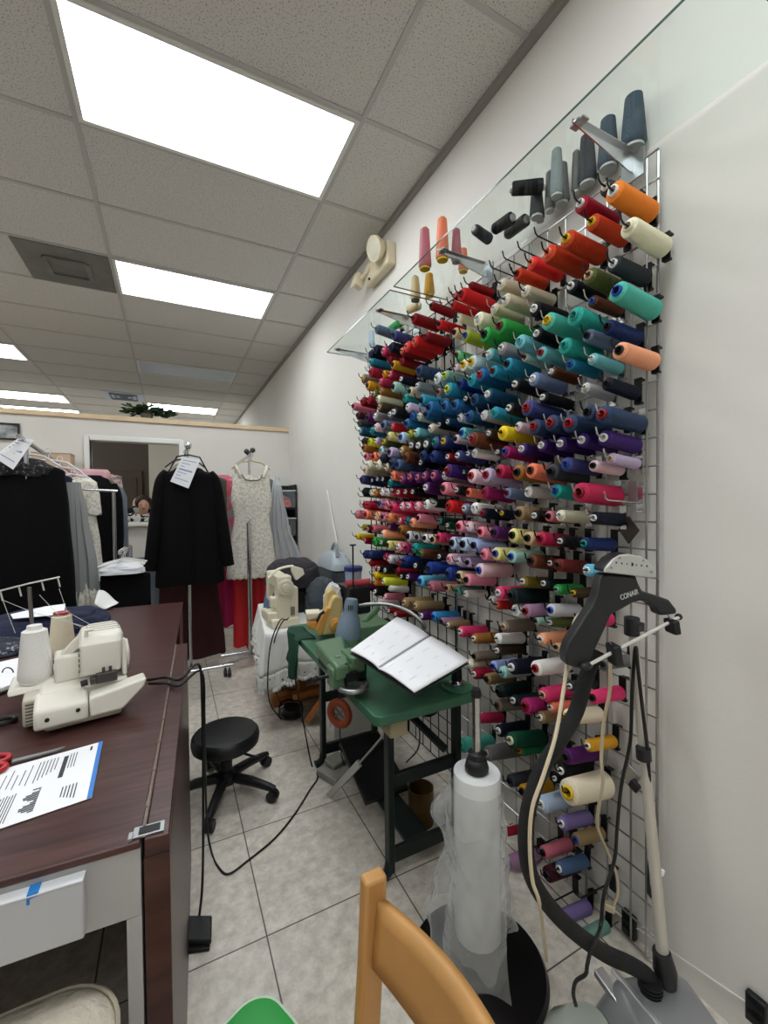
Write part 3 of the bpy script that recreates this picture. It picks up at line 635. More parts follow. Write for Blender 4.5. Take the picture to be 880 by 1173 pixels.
# ------------------------------------------------------------------ emergency light fixture, wall things
ALM = mat('almond_plastic', (222, 210, 180), .45)
yc, zc = 2.60, 3.04
e = thing('emergency_light', 'almond twin-head emergency light high on the thread wall', 'emergency light', (WX-.03, yc, zc-.1))
obj('housing', MB().prism([(WX-.001, yc-.17, zc-.075), (WX-.001, yc+.17, zc-.075), (WX-.001, yc+.17, zc+.075), (WX-.001, yc-.17, zc+.075)], (-.065, 0, 0)), ALM, e, bevel=.012, world=True)
obj('indicator', MB().ball((WX-.069, yc+.10, zc-.05), .01), BLACKP, e, world=True)
for s_ in (-1, 1):
    hc = Vector((WX-.10, yc+s_*(.10 if s_ < 0 else .215), zc+(.05 if s_ < 0 else -.02)))
    q = zmat(hc+Vector((.035, 0, 0)), hc+Vector((-.05, s_*.012, -.025)))
    if s_ > 0:
        hm = MB().box(hc, (.07, .06, .10), rot=(0, .3, .25)); h = obj('lamp_head', hm, ALM, e, world=True, bevel=.008)
        obj('lens', MB().box(hc+Vector((-.036, .012, -.012)), (.008, .045, .08), rot=(0, .3, .25)), mat('frosted_lens', (214, 208, 190), .3), h, world=True, bevel=.002)
    else: h = obj('lamp_head', MB().lathe([(.03, 0), (.055, .015), (.075, .055), (.075, .075), (.066, .078)], q, 20, sx=1, sy=1), ALM, e, world=True)
    if s_ < 0: obj('lens', MB().lathe([(.064, .076), (.05, .083), (.02, .086)], q, 18), mat('frosted_lens', (214, 208, 190), .3), h, world=True)
    obj('swivel', MB().tube([(WX-.06, yc+s_*.10, zc+.02), hc], .014, 8), ALM, e, world=True)
# white cord clipped along the wall foot
e = thing('wall_cord', 'white cord running down the wall foot through black clips', 'cord', (1.315, .7, .03))
p_a, p_b, p_c = at(703, 1042, x=GX-.01), at(722, 1058, x=1.316), at(868, 1157, x=1.321)
obj('cord', MB().tube([p_a, p_b, p_c, p_c+Vector((0, -.15, .06))], .0028, 6), mat('cord_white', (226, 224, 216), .5), e, world=True)
for q in (p_b, p_c):
    c_ = obj('cable_clip', MB().box(q+Vector((-.004, 0, 0)), (.018, .045, .075)), BLACKP, e, world=True, bevel=.004)
    obj('clip_ridge', MB().box(q+Vector((-.017, 0, .015)), (.008, .03, .008)).box(q+Vector((-.017, 0, -.012)), (.008, .03, .008)), BLACKP, c_, world=True)
q = at(720, 607, x=GX-.008)
tag(obj('corner_bracket', MB().prism([q+Vector((0, 0, .045)), q+Vector((0, .035, 0)), q+Vector((0, 0, -.045)), q+Vector((0, -.035, 0))], (.004, 0, 0)), mat('dark_plate', (70, 62, 58), .45, .3), bevel=.001), 'dark diamond shaped plate on the near wire grid edge', 'bracket')
q = at(726, 566, x=GX-.012)
tag(obj('hook_bracket', MB().bx(q.x-.006, q.x+.002, q.y-.014, q.y+.014, q.z-.03, q.z+.04).bx(q.x-.009, q.x-.006, q.y-.005, q.y+.005, q.z-.02, q.z+.03), STEEL), 'steel faceplate on the right edge beside the empty chrome hook', 'bracket')
q = at(722, 888, x=GX-.012)
e = thing('bulldog_clip', 'steel clip fixed low on the near wire grid edge', 'clip', q-Vector((0, 0, .03)))
obj('plate', MB().box(q, (.006, .05, .055), rot=(.5, 0, 0)), STEEL, e, world=True, bevel=.002); obj('grip', MB().box(q+Vector((-.008, -.02, -.02)), (.014, .03, .03), rot=(.5, 0, 0)), BLACKP, e, world=True, bevel=.004)
# ------------------------------------------------------------------ garment bag roll on a round base
bx_, by_ = .812, 1.008
e = thing('bag_roll_stand', 'chrome pole on a round black base holding the plastic roll', 'stand', (bx_, by_, 0))
obj('base', MB().lathe([(.203, 0), (.205, .012), (.196, .026), (.12, .034), (.045, .05), (.03, .06), (.018, .062)], None, 48), mat('gloss_black', (14, 14, 15), .28), e)
obj('pole', MB().lathe([(.0125, .05), (.0125, .84)], None, 16), CHROME, e)
obj('pole_cap', MB().lathe([(.015, .838), (.016, .85), (.012, .862)], None, 16), BLACKP, e)
obj('hub', MB().lathe([(.034, .6125), (.036, .625), (.03, .645), (.024, .65), (.026, .668), (.016, .672)], None, 20), BLACKP, e)
FILM = bpy.data.materials.new('clear_film'); FILM.use_nodes = True; nt = FILM.node_tree; nt.nodes.clear()
out = nt.nodes.new('ShaderNodeOutputMaterial'); tr = nt.nodes.new('ShaderNodeBsdfTransparent'); tr.inputs[0].default_value = (.93, .93, .93, 1)
pb = nt.nodes.new('ShaderNodeBsdfPrincipled'); pb.inputs['Base Color'].default_value = (.82, .83, .83, 1); pb.inputs['Roughness'].default_value = .12
lw = nt.nodes.new('ShaderNodeLayerWeight'); lw.inputs['Blend'].default_value = .35
ma = nt.nodes.new('ShaderNodeMath'); ma.operation = 'MULTIPLY_ADD'; ma.inputs[1].default_value = .5; ma.inputs[2].default_value = .10
nt.links.new(lw.outputs['Facing'], ma.inputs[0])
ms_ = nt.nodes.new('ShaderNodeMixShader'); nt.links.new(ma.outputs[0], ms_.inputs[0]); nt.links.new(tr.outputs[0], ms_.inputs[1]); nt.links.new(pb.outputs[0], ms_.inputs[2]); nt.links.new(ms_.outputs[0], out.inputs['Surface'])
tcn = nt.nodes.new('ShaderNodeTexCoord'); nz = nt.nodes.new('ShaderNodeTexNoise'); nz.inputs['Scale'].default_value = 10; nz.inputs['Detail'].default_value = 2; nz.inputs['Distortion'].default_value = 1.5
nt.links.new(tcn.outputs['Object'], nz.inputs['Vector']); bp = nt.nodes.new('ShaderNodeBump'); bp.inputs['Strength'].default_value = .9; bp.inputs['Distance'].default_value = .02
nt.links.new(nz.outputs['Fac'], bp.inputs['Height']); nt.links.new(bp.outputs['Normal'], pb.inputs['Normal'])
e = thing('plastic_bag_roll', 'roll of clear garment bags on the pole with loose film hanging', 'plastic roll', (bx_, by_, .07))
obj('roll', MB().lathe([(.036, .05), (.069, .05), (.070, .054), (.070, .535), (.069, .54), (.036, .54), (.034, .53), (.034, .06)], None, 40, False, False), mat('rolled_film', (228, 230, 230), .22, coat=.4), e)
obj('cardboard_core', MB().lathe([(.036, .536), (.034, .5415), (.028, .5415), (.028, .1)], None, 24, False, False), mat('core_card', (208, 200, 188), .8), e)
def film(u, v):
    a = u*2*PI; z = .50-.43*v
    g = .0735+.006*v+.018*max(0, v-.25)*(1+.5*math.sin(2*a+.6))+.011*v*math.sin(5*a+4*v)+.007*v*math.sin(9*a-7*v+1)+.010*abs(math.sin(3.5*a+9*v))*min(1, v*3)+.008*abs(math.sin(2.5*a-14*v+1))*min(1, v*3)
    # a corner that swings out to the left
    dx = math.cos(a-2.5); g += .055*max(0, dx)**6*math.exp(-((v-.2)/.13)**2)+.12*max(0, dx)**4*max(0, v-.45)
    return Vector((g*math.cos(a), g*math.sin(a), z-.05*v*max(0, math.cos(a+2.2))**3+.012*math.sin(4*a)*v))
obj('loose_film', MB().surf(film, 72, 28, True), FILM, e)
def film2(u, v):
    a = 2.1+u*2.6; z = .46-.40*v
    g = .083+.02*u+.012*math.sin(7*u+5*v)+.05*v*u
    return Vector((g*math.cos(a), g*math.sin(a), z-.10*u+.03*math.sin(9*u)))
obj('loose_film', MB().surf(film2, 20, 16), FILM, e)
# ------------------------------------------------------------------ garment steamer
DP = lambda u, v, k=0: at(u, v, d=1.05+.00079*(u-715)+k)
Z5 = lambda X, Y, k=0: DP(640+X/5.5, 620+Y/5.5, k)
e = thing('garment_steamer', 'black and silver garment steamer standing in front of the right end of the thread grid', 'garment steamer', (1.0, .58, 0))
STK = mat('steamer_black', (26, 27, 29), .42); SIL = mat('steamer_silver', (150, 152, 154), .35, .5)
nrm = fwd*.04
ol = [(285, 205), (262, 240), (250, 330), (215, 410), (150, 510), (62, 650), (45, 712), (50, 782), (120, 802), (175, 790), (208, 735), (300, 545), (335, 465), (400, 430), (470, 390), (520, 376), (575, 392), (625, 430), (640, 470), (690, 468), (748, 458), (746, 428), (700, 370), (600, 336), (530, 314), (505, 262), (488, 215)]
hg = obj('hanger', MB().prism([Z5(X, Y) for X, Y in ol], nrm), STK, e, world=True, bevel=.009, bseg=3)
obj('tip_knob', MB().ball(Z5(170, 785, -.005), .0135, 10, (1.5, 1, .8)).ball(Z5(757, 476), .009, 10), STK, hg, world=True)
tx = bpy.data.curves.new('logo', 'FONT'); tx.body = 'CONAIR'; tx.size = .03; tx.extrude = .0006; tx.align_x = 'CENTER'; tx.align_y = 'CENTER'
to = bpy.data.objects.new('logo', tx); COL.objects.link(to); bpy.context.view_layer.update()
me_ = bpy.data.meshes.new_from_object(to); bpy.data.objects.remove(to)
pa, pb_ = Z5(390, 352, -.0012), Z5(502, 312, -.0012); pn = (-fwd)
exx = (pb_-pa).normalized(); wdt = max(v_.co.x for v_ in me_.vertices)-min(v_.co.x for v_ in me_.vertices); sc_ = (pb_-pa).length/wdt
ezz = (pn-exx*pn.dot(exx)).normalized(); eyy = ezz.cross(exx)
mm = Matrix.Identity(4)
for i in range(3): mm[i][0] = exx[i]*sc_; mm[i][1] = eyy[i]*sc_*1.25; mm[i][2] = ezz[i]
mm.translation = (pa+pb_)/2+Vector((0, 0, -.002))
inv = (parent_world(e) @ Matrix.Identity(4)).inverted()
for v_ in me_.vertices: v_.co = inv @ (mm @ v_.co)
me_.materials.clear(); me_.materials.append(mat('logo_white', (220, 220, 220), .5))
lo = bpy.data.objects.new('logo', me_); COL.objects.link(lo); lo.parent = e; lo['label'] = 'white brand lettering on the hanger'
hp = [(288, 196), (300, 165), (345, 112), (390, 86), (440, 80), (520, 94), (570, 122), (608, 185), (616, 222), (600, 233)]
hd = obj('steam_head', MB().prism([Z5(300+(X-300)*1.04-8, Y*1.02-3, -.018) for X, Y in hp], fwd*.055), STK, e, world=True, bevel=.008, bseg=3)
obj('soleplate', MB().prism([Z5(X, Y, -.024) for X, Y in hp], fwd*.008), mat('sole_silver', (196, 196, 192), .38, .35), hd, world=True, bevel=.003)
hl = MB()
for X, Y, r in ((362, 135, .0028), (397, 140, .0028), (430, 143, .0024), (460, 146, .0052), (488, 150, .0024), (521, 153, .0028), (555, 157, .0028)):
    c_ = Z5(X, Y, -.0245); hl.lathe([(r, 0), (r, .003)], zmat(c_, c_+fwd), 12)
obj('steam_hole', hl, BLACKP, hd, world=True)
sw = MB()
for X, Y in ((385, 105), (535, 122), (333, 168), (585, 195)):
    c_ = Z5(X, Y, -.0255); sw.lathe([(.0032, 0), (.0032, .004)], zmat(c_, c_+fwd), 10)
obj('screw', sw, STEEL, hd, world=True)
obj('trouser_bar', MB().tube([Z5(150, 800, -.01), Z5(757, 480, -.004)], .0042, 10), mat('bar_white', (214, 212, 206), .35), e, world=True)
for cx2, cy2, w2, h2 in ((352, 712, .03, .062), (716, 535, .026, .045)):
    c_ = Z5(cx2, cy2, -.01); fr_ = frame(c_, right, up)
    k_ = obj('trouser_clip', MB().box((0, 0, 0), (w2*.42, h2*.5, .026), rot=(0, 0, .15)), STK, e, world=False)
    for v_ in k_.data.vertices: v_.co = inv @ (fr_ @ (v_.co*1.6))
    bvl = k_.modifiers.new('bevel', 'BEVEL'); bvl.width = .004; bvl.segments = 2
    g_ = MB(); g_.tube([c_+up*.03-right*.012, c_+up*.012, c_-up*.01+right*.006], .0018, 6); obj('clip_spring', g_, STEEL, k_, world=True)
pbase = at(762, 1112, d=1.03); ptop = at(724, 712, d=1.075)
obj('pole', MB().tube([pbase+Vector((0, 0, -.02)), ptop], [.0145, .0105], 14), mat('pole_champagne', (196, 191, 180), .35, .3), e, world=True)
obj('pole_lock', MB().tube([at(737, 862, d=1.045)+up*.012, at(738, 866, d=1.045)-up*.008], .017, 12), STK, e, world=True)
obj('pole_bracket', MB().tube([ptop-up*.035, ptop+up*.012], .018, 12).box(ptop+right*.01-up*.012, (.03, .03, .022)), STK, e, world=True, bevel=.003)
obj('pole_collar', MB().tube([at(758, 1090, d=1.03), at(762, 1112, d=1.03), at(765, 1127, d=1.03)], [.02, .026, .02], 14), STK, e, world=True)
obj('pole_socket', MB().tube([at(763, 1125, d=1.03), at(766, 1150, d=1.03)], [.017, .022], 14), SIL, e, world=True)
# tank and housing on the floor
tcx, tcy = .985, .585
bt = MB(); fr_ = Matrix.Translation((tcx, tcy, 0)) @ Matrix.Rotation(math.radians(-22), 4, 'Z')
def rrect(hx, hy, r, n=5):
    P = []
    for sx_, sy_, a0 in ((1, 1, 0), (-1, 1, PI/2), (-1, -1, PI), (1, -1, 3*PI/2)):
        for i in range(n+1):
            a = a0+PI/2*i/n; P.append((sx_*(hx-r)+r*math.cos(a), sy_*(hy-r)+r*math.sin(a)))
    return P
def loft(mb, rings, mtx=None):
    V = []; n = len(rings[0][0]); F = []
    for pts, z in rings:
        for x, y in pts: V.append((mtx or Matrix.Identity(4)) @ Vector((x, y, z)))
    for i in range(len(rings)-1):
        for j in range(n):
            j2 = (j+1) % n; F.append((i*n+j, i*n+j2, (i+1)*n+j2, (i+1)*n+j))
    F.append(tuple(range(n-1, -1, -1))); F.append(tuple((len(rings)-1)*n+j for j in range(n)))
    return mb.add(V, F)
obj('base_housing', loft(MB(), [(rrect(.15, .10, .05), .03), (rrect(.155, .105, .05), .06), (rrect(.15, .10, .05), .13), (rrect(.12, .085, .04), .19), (rrect(.095, .07, .03), .235), (rrect(.085, .06, .03), .245)], fr_ @ Matrix.Translation((.03, 0, 0))), SIL, e, world=True, bevel=.004)
obj('water_tank', loft(MB(), [(rrect(.09, .11, .06), .035), (rrect(.095, .115, .06), .09), (rrect(.085, .10, .06), .16), (rrect(.05, .07, .04), .20)], fr_ @ Matrix.Translation((-.155, -.01, 0))), mat('smoky_tank', (150, 156, 148), .2, coat=.5), e, world=True)
obj('side_rail', MB().bar(fr_ @ Vector((-.045, .085, .243)), fr_ @ Vector((.0, -.085, .243)), .012, .012), mat('rail_chrome', (200, 200, 200), .3, .8), e, world=True, bevel=.002)
obj('side_rail', MB().bar(fr_ @ Vector((-.075, .10, .225)), fr_ @ Vector((-.02, -.11, .20)), .028, .018), mat('rail_chrome', (200, 200, 200), .3, .8), e, world=True, bevel=.003)
for sx_, sy_ in ((1, 1), (-1, 1), (1, -1), (-1, -1)):
    obj('wheel', MB().tube([fr_ @ Vector((sx_*.12, sy_*.075-.01, .018)), fr_ @ Vector((sx_*.12, sy_*.075+.01, .018))], .018, 14), BLACKP, e, world=True)
hs_ = [(684, 745, 1.10), (672, 775, 1.09), (660, 815, 1.06), (640, 850, 1.02), (618, 887, 1.0), (604, 935, .985), (604, 985, .98), (618, 1022, .98), (650, 1060, .985), (690, 1090, 1.0), (724, 1106, 1.02), (742, 1118, 1.03), (748, 1132, 1.03)]
obj('hose', MB().tube(spline([at(u, v, d=d_) for u, v, d_ in hs_], 8), .0178, 14), mat('hose_fabric', (30, 30, 31), .85, bump=.6, bscale=300), e, world=True)
hk = MB(); c_ = at(745, 1124, d=1.02)
for i in range(9): hk.tube([c_-up*(.004*i-.004), c_-up*(.004*i+.0035-.004)], .027-(i % 2)*.003, 18)
obj('hose_socket', hk, BLACKP, e, world=True)
CRD = mat('cord_black', (18, 18, 19), .5)
e2 = thing('power_cord', 'black power cord looped over the bar, hanging beside the grey pole', 'cord', at(690, 1060, d=1.08))
obj('cord', MB().tube(spline([at(u, v, d=d_) for u, v, d_ in ((743, 1012, 1.05), (745, 960, 1.05), (745, 915, 1.05), (742, 860, 1.04), (736, 810, 1.03), (731, 765, 1.025), (729, 742, 1.02), (727, 752, 1.03), (724, 800, 1.06), (722, 850, 1.08), (712, 900, 1.08), (707, 950, 1.08), (704, 985, 1.08), (692, 1025, 1.06), (688, 1062, 1.05), (678, 1085, .96), (673, 1105, .955), (671, 1116, .955), (660, 1124, .96), (657, 1138, .96), (660, 1152, .955))], 6), .0042, 8), CRD, e2, world=True)
c_ = at(747, 1022, d=1.05); obj('plug', MB().tube([c_+up*.022-right*.006, c_, c_-up*.02+right*.008], [.006, .012, .008], 10), BLACKP, e2, world=True)
c_ = at(753, 998, d=1.045); obj('label_tag', MB().box(c_, (.034, .006, .014), rot=(0, .35, -.4)), PAPER, e2, world=True)
IV = mat('cord_ivory', (212, 196, 166), .5)
tag(obj('extension_cord', MB().tube(spline([at(u, v, d=d_) for u, v, d_ in ((690, 702, 1.15), (677, 701, 1.14), (665, 703, 1.13), (657, 716, 1.12), (652, 745, 1.05), (645, 795, 1.02), (636, 845, .99), (622, 890, .965), (610, 925, .955), (607, 965, .95), (610, 1008, .95), (617, 1030, .955), (622, 1062, 1.05), (626, 1100, 1.12))], 6), .0044, 8), IV), 'ivory cord looping out beside the black steam hose', 'cord')
e2 = thing('extension_cord', 'ivory cord hanging down the grid to a beige plug', 'cord', at(705, 1035, x=1.2))
obj('cord', MB().tube(spline([at(u, v, x=x_) for u, v, x_ in ((699, 745, 1.06), (699, 790, 1.06), (692, 825, 1.05), (689, 870, 1.05), (691, 895, 1.05), (686, 925, 1.06), (685, 948, 1.1), (696, 975, 1.2), (706, 1000, 1.25), (708, 1022, 1.25), (703, 1037, 1.24))], 6), .0044, 8), IV, e2, world=True)
c_ = at(699, 1039, x=1.235); obj('plug', MB().box(c_, (.028, .03, .02), rot=(0, .2, .5)), IV, e2, world=True, bevel=.004)
# ------------------------------------------------------------------ green industrial table
GRN = mat('green_laminate', (58, 104, 78), .38, var=.10, vscale=9); GRD = mat('green_black_iron', (24, 36, 34), .45, .2); GMC = mat('machine_green', (88, 118, 88), .35, var=.06, vscale=10)
TZ = .722
e = thing('sewing_table', 'green industrial sewing table with dark iron legs before the thread wall', 'table', (.81, 1.82, 0))
def rr(x0, x1, y0, y1, r, n=4):
    return [((x0+x1)/2+a, (y0+y1)/2+b_) for a, b_ in rrect((x1-x0)/2, (y1-y0)/2, r, n)]
obj('tabletop', MB().prism([(x, y, TZ-.034) for x, y in rr(.585, 1.025, 1.235, 2.43, .03)], (0, 0, .034)), GRN, e, world=True, bevel=.003)
for y in (1.41, 2.2):
    for x in (.72, 1.03):
        g = MB(); g.bar((x, y, .03), (x, y, TZ-.036), .026, .04, (0, 1, 0))
        lg = obj('leg', g, GRD, e, world=True, bevel=.004)
        g = MB(); s_ = -1 if x < .9 else 1
        g.tube([(x, y, .07), (x+s_*.006, y, .03), (x+s_*.03, y, .014), (x+s_*.045, y, .012)], [.018, .02, .018, .022], 10); obj('foot', g, GRD, lg, world=True)
    obj('cross_rail', MB().bar((.735, y, .37), (1.015, y, .37), .02, .05), GRD, e, world=True, bevel=.003)
    obj('cross_rail', MB().bar((.735, y, .085), (1.015, y, .085), .02, .055), GRD, e, world=True, bevel=.003)
obj('stretcher', MB().bx(.80, .905, 1.425, 2.185, .085, .10), GRD, e, world=True, bevel=.003)
obj('brace', MB().bar((.80, 2.16, .66), (1.0, 1.44, .40), .03, .02), GRD, e, world=True, bevel=.003)
tr_ = obj('treadle', MB().box((.845, 1.83, .165), (.22, .34, .02), rot=(.32, .0, 0)), mat('treadle_black', (18, 20, 20), .5), e, world=True, bevel=.005)
mt = MB(); mt.tube([(.98, 1.52, .57), (.98, 1.70, .57)], .065, 20); mt.tube([(.98, 1.49, .57), (.98, 1.52, .57)], .03, 16); mt.box((.98, 1.61, .66), (.05, .08, .06))
obj('motor', mt, BLACKM, e, world=True, bevel=.004)
obj('switch_box', MB().box((.70, 1.33, .64), (.07, .08, .07)), mat('switch_beige', (176, 164, 134), .5), e, world=True, bevel=.005)
obj('knee_rod', MB().tube([(.735, 1.40, .62), (.72, 1.48, .5), at(412, 874, x=.72)], .005, 8), STEEL, e, world=True)
obj('knee_lever', MB().bar(at(412, 874, x=.72), at(374, 915, x=.66), .014, .03), mat('lever_grey', (186, 186, 178), .4, .3), e, world=True, bevel=.002)
# loose bits of cable under it
for i, P in enumerate((((.95, 1.7, .52), (.9, 1.8, .3), (.86, 1.9, .16)), ((.99, 1.66, .52), (1.06, 1.75, .25), (1.1, 1.95, .04)))):
    tag(obj('motor_cable', MB().tube(spline(P, 8), .004, 6), CRD), ('thin black cable hanging from the motor to the treadle', 'black cable falling from the motor to the floor by the grid')[i], 'cable')
# blind stitch machine on the table
e = thing('blind_stitch_machine', 'green industrial machine with long flat arm on the green table', 'sewing machine', (.68, 1.85, TZ))
sl = [at(360.5, 735, z=.84), at(393, 727, z=.84), at(401, 760, z=.84), at(385, 764, z=.84)]
obj('arm', MB().prism([p_-Vector((0, 0, .055)) for p_ in sl], (0, 0, .055)), GMC, e, world=True, bevel=.012, bseg=3)
cxm = sum((p_ for p_ in sl), Vector())/4
obj('pedestal', MB().bx(cxm.x-.01, cxm.x+.11, cxm.y-.06, cxm.y+.2, TZ+.001, .786), GRD, e, world=True, bevel=.006)
hx = at(392, 768, z=.80)
obj('head_casting', MB().box((hx.x, hx.y, .785), (.10, .07, .075)).box((hx.x+.055, hx.y+.03, .82), (.055, .12, .06)), GMC, e, world=True, bevel=.007)
obj('work_plate', MB().lathe([(.055, 0), (.055, .006)], Matrix.Translation((hx.x+.02, hx.y-.05, .748)), 20).tube(arc((hx.x+.02, hx.y-.06, .76), .05, PI*1.0, PI*2.0, 12, (1, 0, 0), (0, 1, 0)), .008, 8), STEEL, e, world=True)
obj('needle_bar', MB().tube([(hx.x+.0, hx.y-.04, .75), (hx.x+.0, hx.y-.04, .84)], .006, 8).box((hx.x+.02, hx.y-.045, .79), (.05, .02, .03)), BLACKM, e, world=True)
obj('latch', MB().tube([(hx.x-.09, hx.y+.04, .77), (hx.x-.045, hx.y+.01, .785)], .007, 8).ball((hx.x-.09, hx.y+.04, .77), .013), BLACKM, e, world=True)
obj('badge', MB().lathe([(.012, 0), (.012, .002)], Matrix.Translation(at(387, 752, z=.841)), 16), STEEL, e, world=True)
# rear mechanism
rb_ = at(402, 728, z=.80)
obj('rear_body', MB().box((rb_.x+.10, rb_.y+.03, .79), (.16, .22, .13)).tube([(rb_.x+.07, rb_.y+.0, .85), (rb_.x+.22, rb_.y+.16, .87)], .018, 10), GMC, e, world=True, bevel=.012)
obj('handwheel', MB().lathe([(.05, 0), (.052, .01), (.052, .02), (.03, .024)], zmat((rb_.x+.19, rb_.y+.02, .80), (rb_.x+.21, rb_.y+.02, .80)), 22), BLACKM, e, world=True)
# thread pole with disc top
q = at(405, 690, y=1.95)
e = thing('thread_pole', 'slim dark rod with a small disc on top rising behind the lamp shade', 'thread stand', (q.x, 1.95, TZ))
obj('rod', MB().tube([(q.x, 1.95, TZ), (q.x, 1.95, 1.215)], .0045, 8), BLACKM, e, world=True); obj('disc', MB().lathe([(.016, 1.215), (.016, 1.222)], Matrix.Translation((q.x, 1.95, 0)), 16), BLACKM, e, world=True); obj('foot', MB().lathe([(.03, TZ+.001), (.03, TZ+.008), (.01, TZ+.015)], Matrix.Translation((q.x, 1.95, 0)), 16), BLACKM, e, world=True)
# gooseneck lamp
e = thing('work_lamp', 'blue-grey cone shaded gooseneck lamp over the green machine', 'lamp', (1.0, 1.62, TZ))
LG = mat('lamp_bluegrey', (104, 122, 136), .42)
lt, lb_ = at(403, 686, d=1.93), at(399, 728, d=1.93)
obj('lamp_shade', MB().lathe([(.026, 0), (.030, .012), (.033, .045), (.034, .07), (.046, .085), (.060, .165), (.061, .172), (.057, .168), (.043, .09), (.03, .075)], zmat(lt, lt+(lb_-lt)), 28, True, False), LG, e, world=True)
obj('vent_slots', MB().box(lt+(lb_-lt)*.2-fwd*.033, (.003, .004, .022)).box(lt+(lb_-lt)*.2-fwd*.032-right*.008, (.003, .004, .022)).box(lt+(lb_-lt)*.2-fwd*.032+right*.008, (.003, .004, .022)), BLACKP, e, world=True)
obj('bulb', MB().ball(lt+(lb_-lt)*.7, .024), mat('bulb_white', (220, 220, 215), .3), e, world=True)
obj('gooseneck', MB().tube(spline([at(412, 694, d=1.95), at(425, 692, d=1.93), at(447, 693, d=1.9), at(470, 701, d=1.86), at(486, 717, d=1.84), (1.0, 1.63, .83), (1.0, 1.62, TZ+.02)], 8), .0085, 10), STEEL, e, world=True)
obj('base', MB().lathe([(.038, TZ+.001), (.038, TZ+.012), (.02, TZ+.03)], Matrix.Translation((1.0, 1.62, 0)), 20), STEEL, e, world=True)
# round green disc with a black cone
e = thing('thread_disc', 'round green thread stand with chrome rim at the table corner', 'thread stand', (.955, 1.30, TZ+.001))
obj('disc', MB().lathe([(.056, 0), (.057, .006), (.05, .012), (.03, .013)], None, 28), GRN, e); obj('rim', MB().lathe([(.029, .0135), (.03, .022), (.022, .03)], None, 20), CHROME, e)
e = thing('thread_cone', 'black thread cone standing on the round green stand', 'thread', (.955, 1.30, TZ+.032), group='cones on the green table')
obj('thread', MB().lathe([(.019, 0), (.02, .006), (.017, .07), (.01, .075)], None, 18), thread_mat('black'), e); obj('core', MB().lathe([(.009, .076), (.009, .084)], None, 12), core_mat('black'), e)
# glass dish
q = at(489, 793, z=TZ)
tag(obj('glass_dish', MB().lathe([(.03, 0), (.034, .004), (.04, .05), (.042, .062), (.038, .062), (.036, .05), (.03, .008), (.005, .007)], Matrix.Translation((q.x, q.y+.03, TZ+.0015)), 26, True, True), GLASS), 'small clear glass dish under the notebook edge', 'dish')
# notebook
a, b_, c_, d_ = at(402, 745, z=.905), at(455, 707, z=.915), at(537, 757, z=.86), at(475, 793, z=.85)
e = thing('notebook', 'open spiral notebook with blank planner pages lying on the green machine', 'notebook', (a+b_+c_+d_)/4)
m1, m2 = (b_+c_)/2, (a+d_)/2
m1 = b_*.49+c_*.51; m2 = a*.52+d_*.48
def page(p00, p10, p11, p01, lift):
    nrm_ = (p10-p00).cross(p01-p00).normalized(); nrm_ = nrm_ if nrm_.z > 0 else -nrm_
    return lambda u, v: (p00*(1-u)+p10*u)*(1-v)+(p01*(1-u)+p11*u)*v+nrm_*(lift*math.sin(PI*(u**.7)))
g = MB(); g.surf(page(m2, a, b_, m1, .008), 14, 6); obj('page', g, PAPER, e, world=True, solid=.006)
g = MB(); g.surf(page(m2, d_, c_, m1, .006), 14, 6); obj('page', g, PAPER, e, world=True, solid=.006)
nn = (b_-a).cross(d_-a).normalized(); nn = nn if nn.z > 0 else -nn
obj('cover', MB().prism([p_-nn*.010 for p_ in (a, b_, c_, d_)], -nn*.003), mat('cover_dark', (40, 42, 46), .5), e, world=True)
cl_ = MB(); axd = (m1-m2).normalized(); sdv = axd.cross(nn)
for i in range(40):
    c0 = m2+(m1-m2)*(.02+.96*i/39); cl_.tube(arc(c0, .007, 0, 2*PI*.9, 8, sdv, nn), .0009, 4)
obj('spiral', cl_, mat('wire_dark', (70, 72, 76), .35, .8), e, world=True)
ln = MB()
for base, o1, o2 in ((a, b_-a, m2-a), (m2, m1-m2, d_-m2)):
    for i in range(1, 7):
        f_ = page(m2, a, b_, m1, .008) if base is a else page(m2, d_, c_, m1, .006)
        u_ = i/7
        for s0 in ((.08,) if i % 2 else (.3, .62)): ln.bar(f_(u_, s0)+nn*.0036, f_(u_, s0+.05+.04*((i*7) % 3))+nn*.0036, .0035, .0004, nn)
obj('handwriting', ln, mat('faint_ink', (220, 222, 228), .8), e, world=True)
# bronze tin, foot switch, orange reel
tag(obj('waste_tin', MB().lathe([(.055, 0), (.056, .003), (.056, .155), (.0575, .157), (.054, .157), (.053, .006), (.004, .005)], Matrix.Translation((.975, 1.60, .0)), 32, True, True), mat('bronze_tin', (118, 92, 54), .35, .7)), 'small bronze metal tin on the floor under the green table', 'bin')
e = thing('foot_switch', 'grey twin box foot switch on the floor under the green table', 'pedal', (.74, 2.09, 0))
FG = mat('switch_grey', (150, 148, 138), .5)
obj('base', MB().box((.745, 2.08, .02), (.13, .15, .036), rot=(0, 0, .4)), FG, e, world=True, bevel=.006); obj('pedal', MB().box((.765, 2.12, .055), (.10, .08, .025), rot=(.1, 0, .4)), FG, e, world=True, bevel=.006)
q = at(389, 817, y=2.0)
e = thing('cord_reel', 'orange-brown round reel hanging below the front of the green table', 'reel', (q.x, 2.0, q.z-.07))
obj('wheel', MB().tube(arc((q.x, 2.0, q.z), .055, 0, 2*PI, 28, (.55, -.83, 0), (0, 0, 1))[:-1], .02, 10, closed=True), mat('reel_orange', (150, 66, 36), .5), e, world=True)
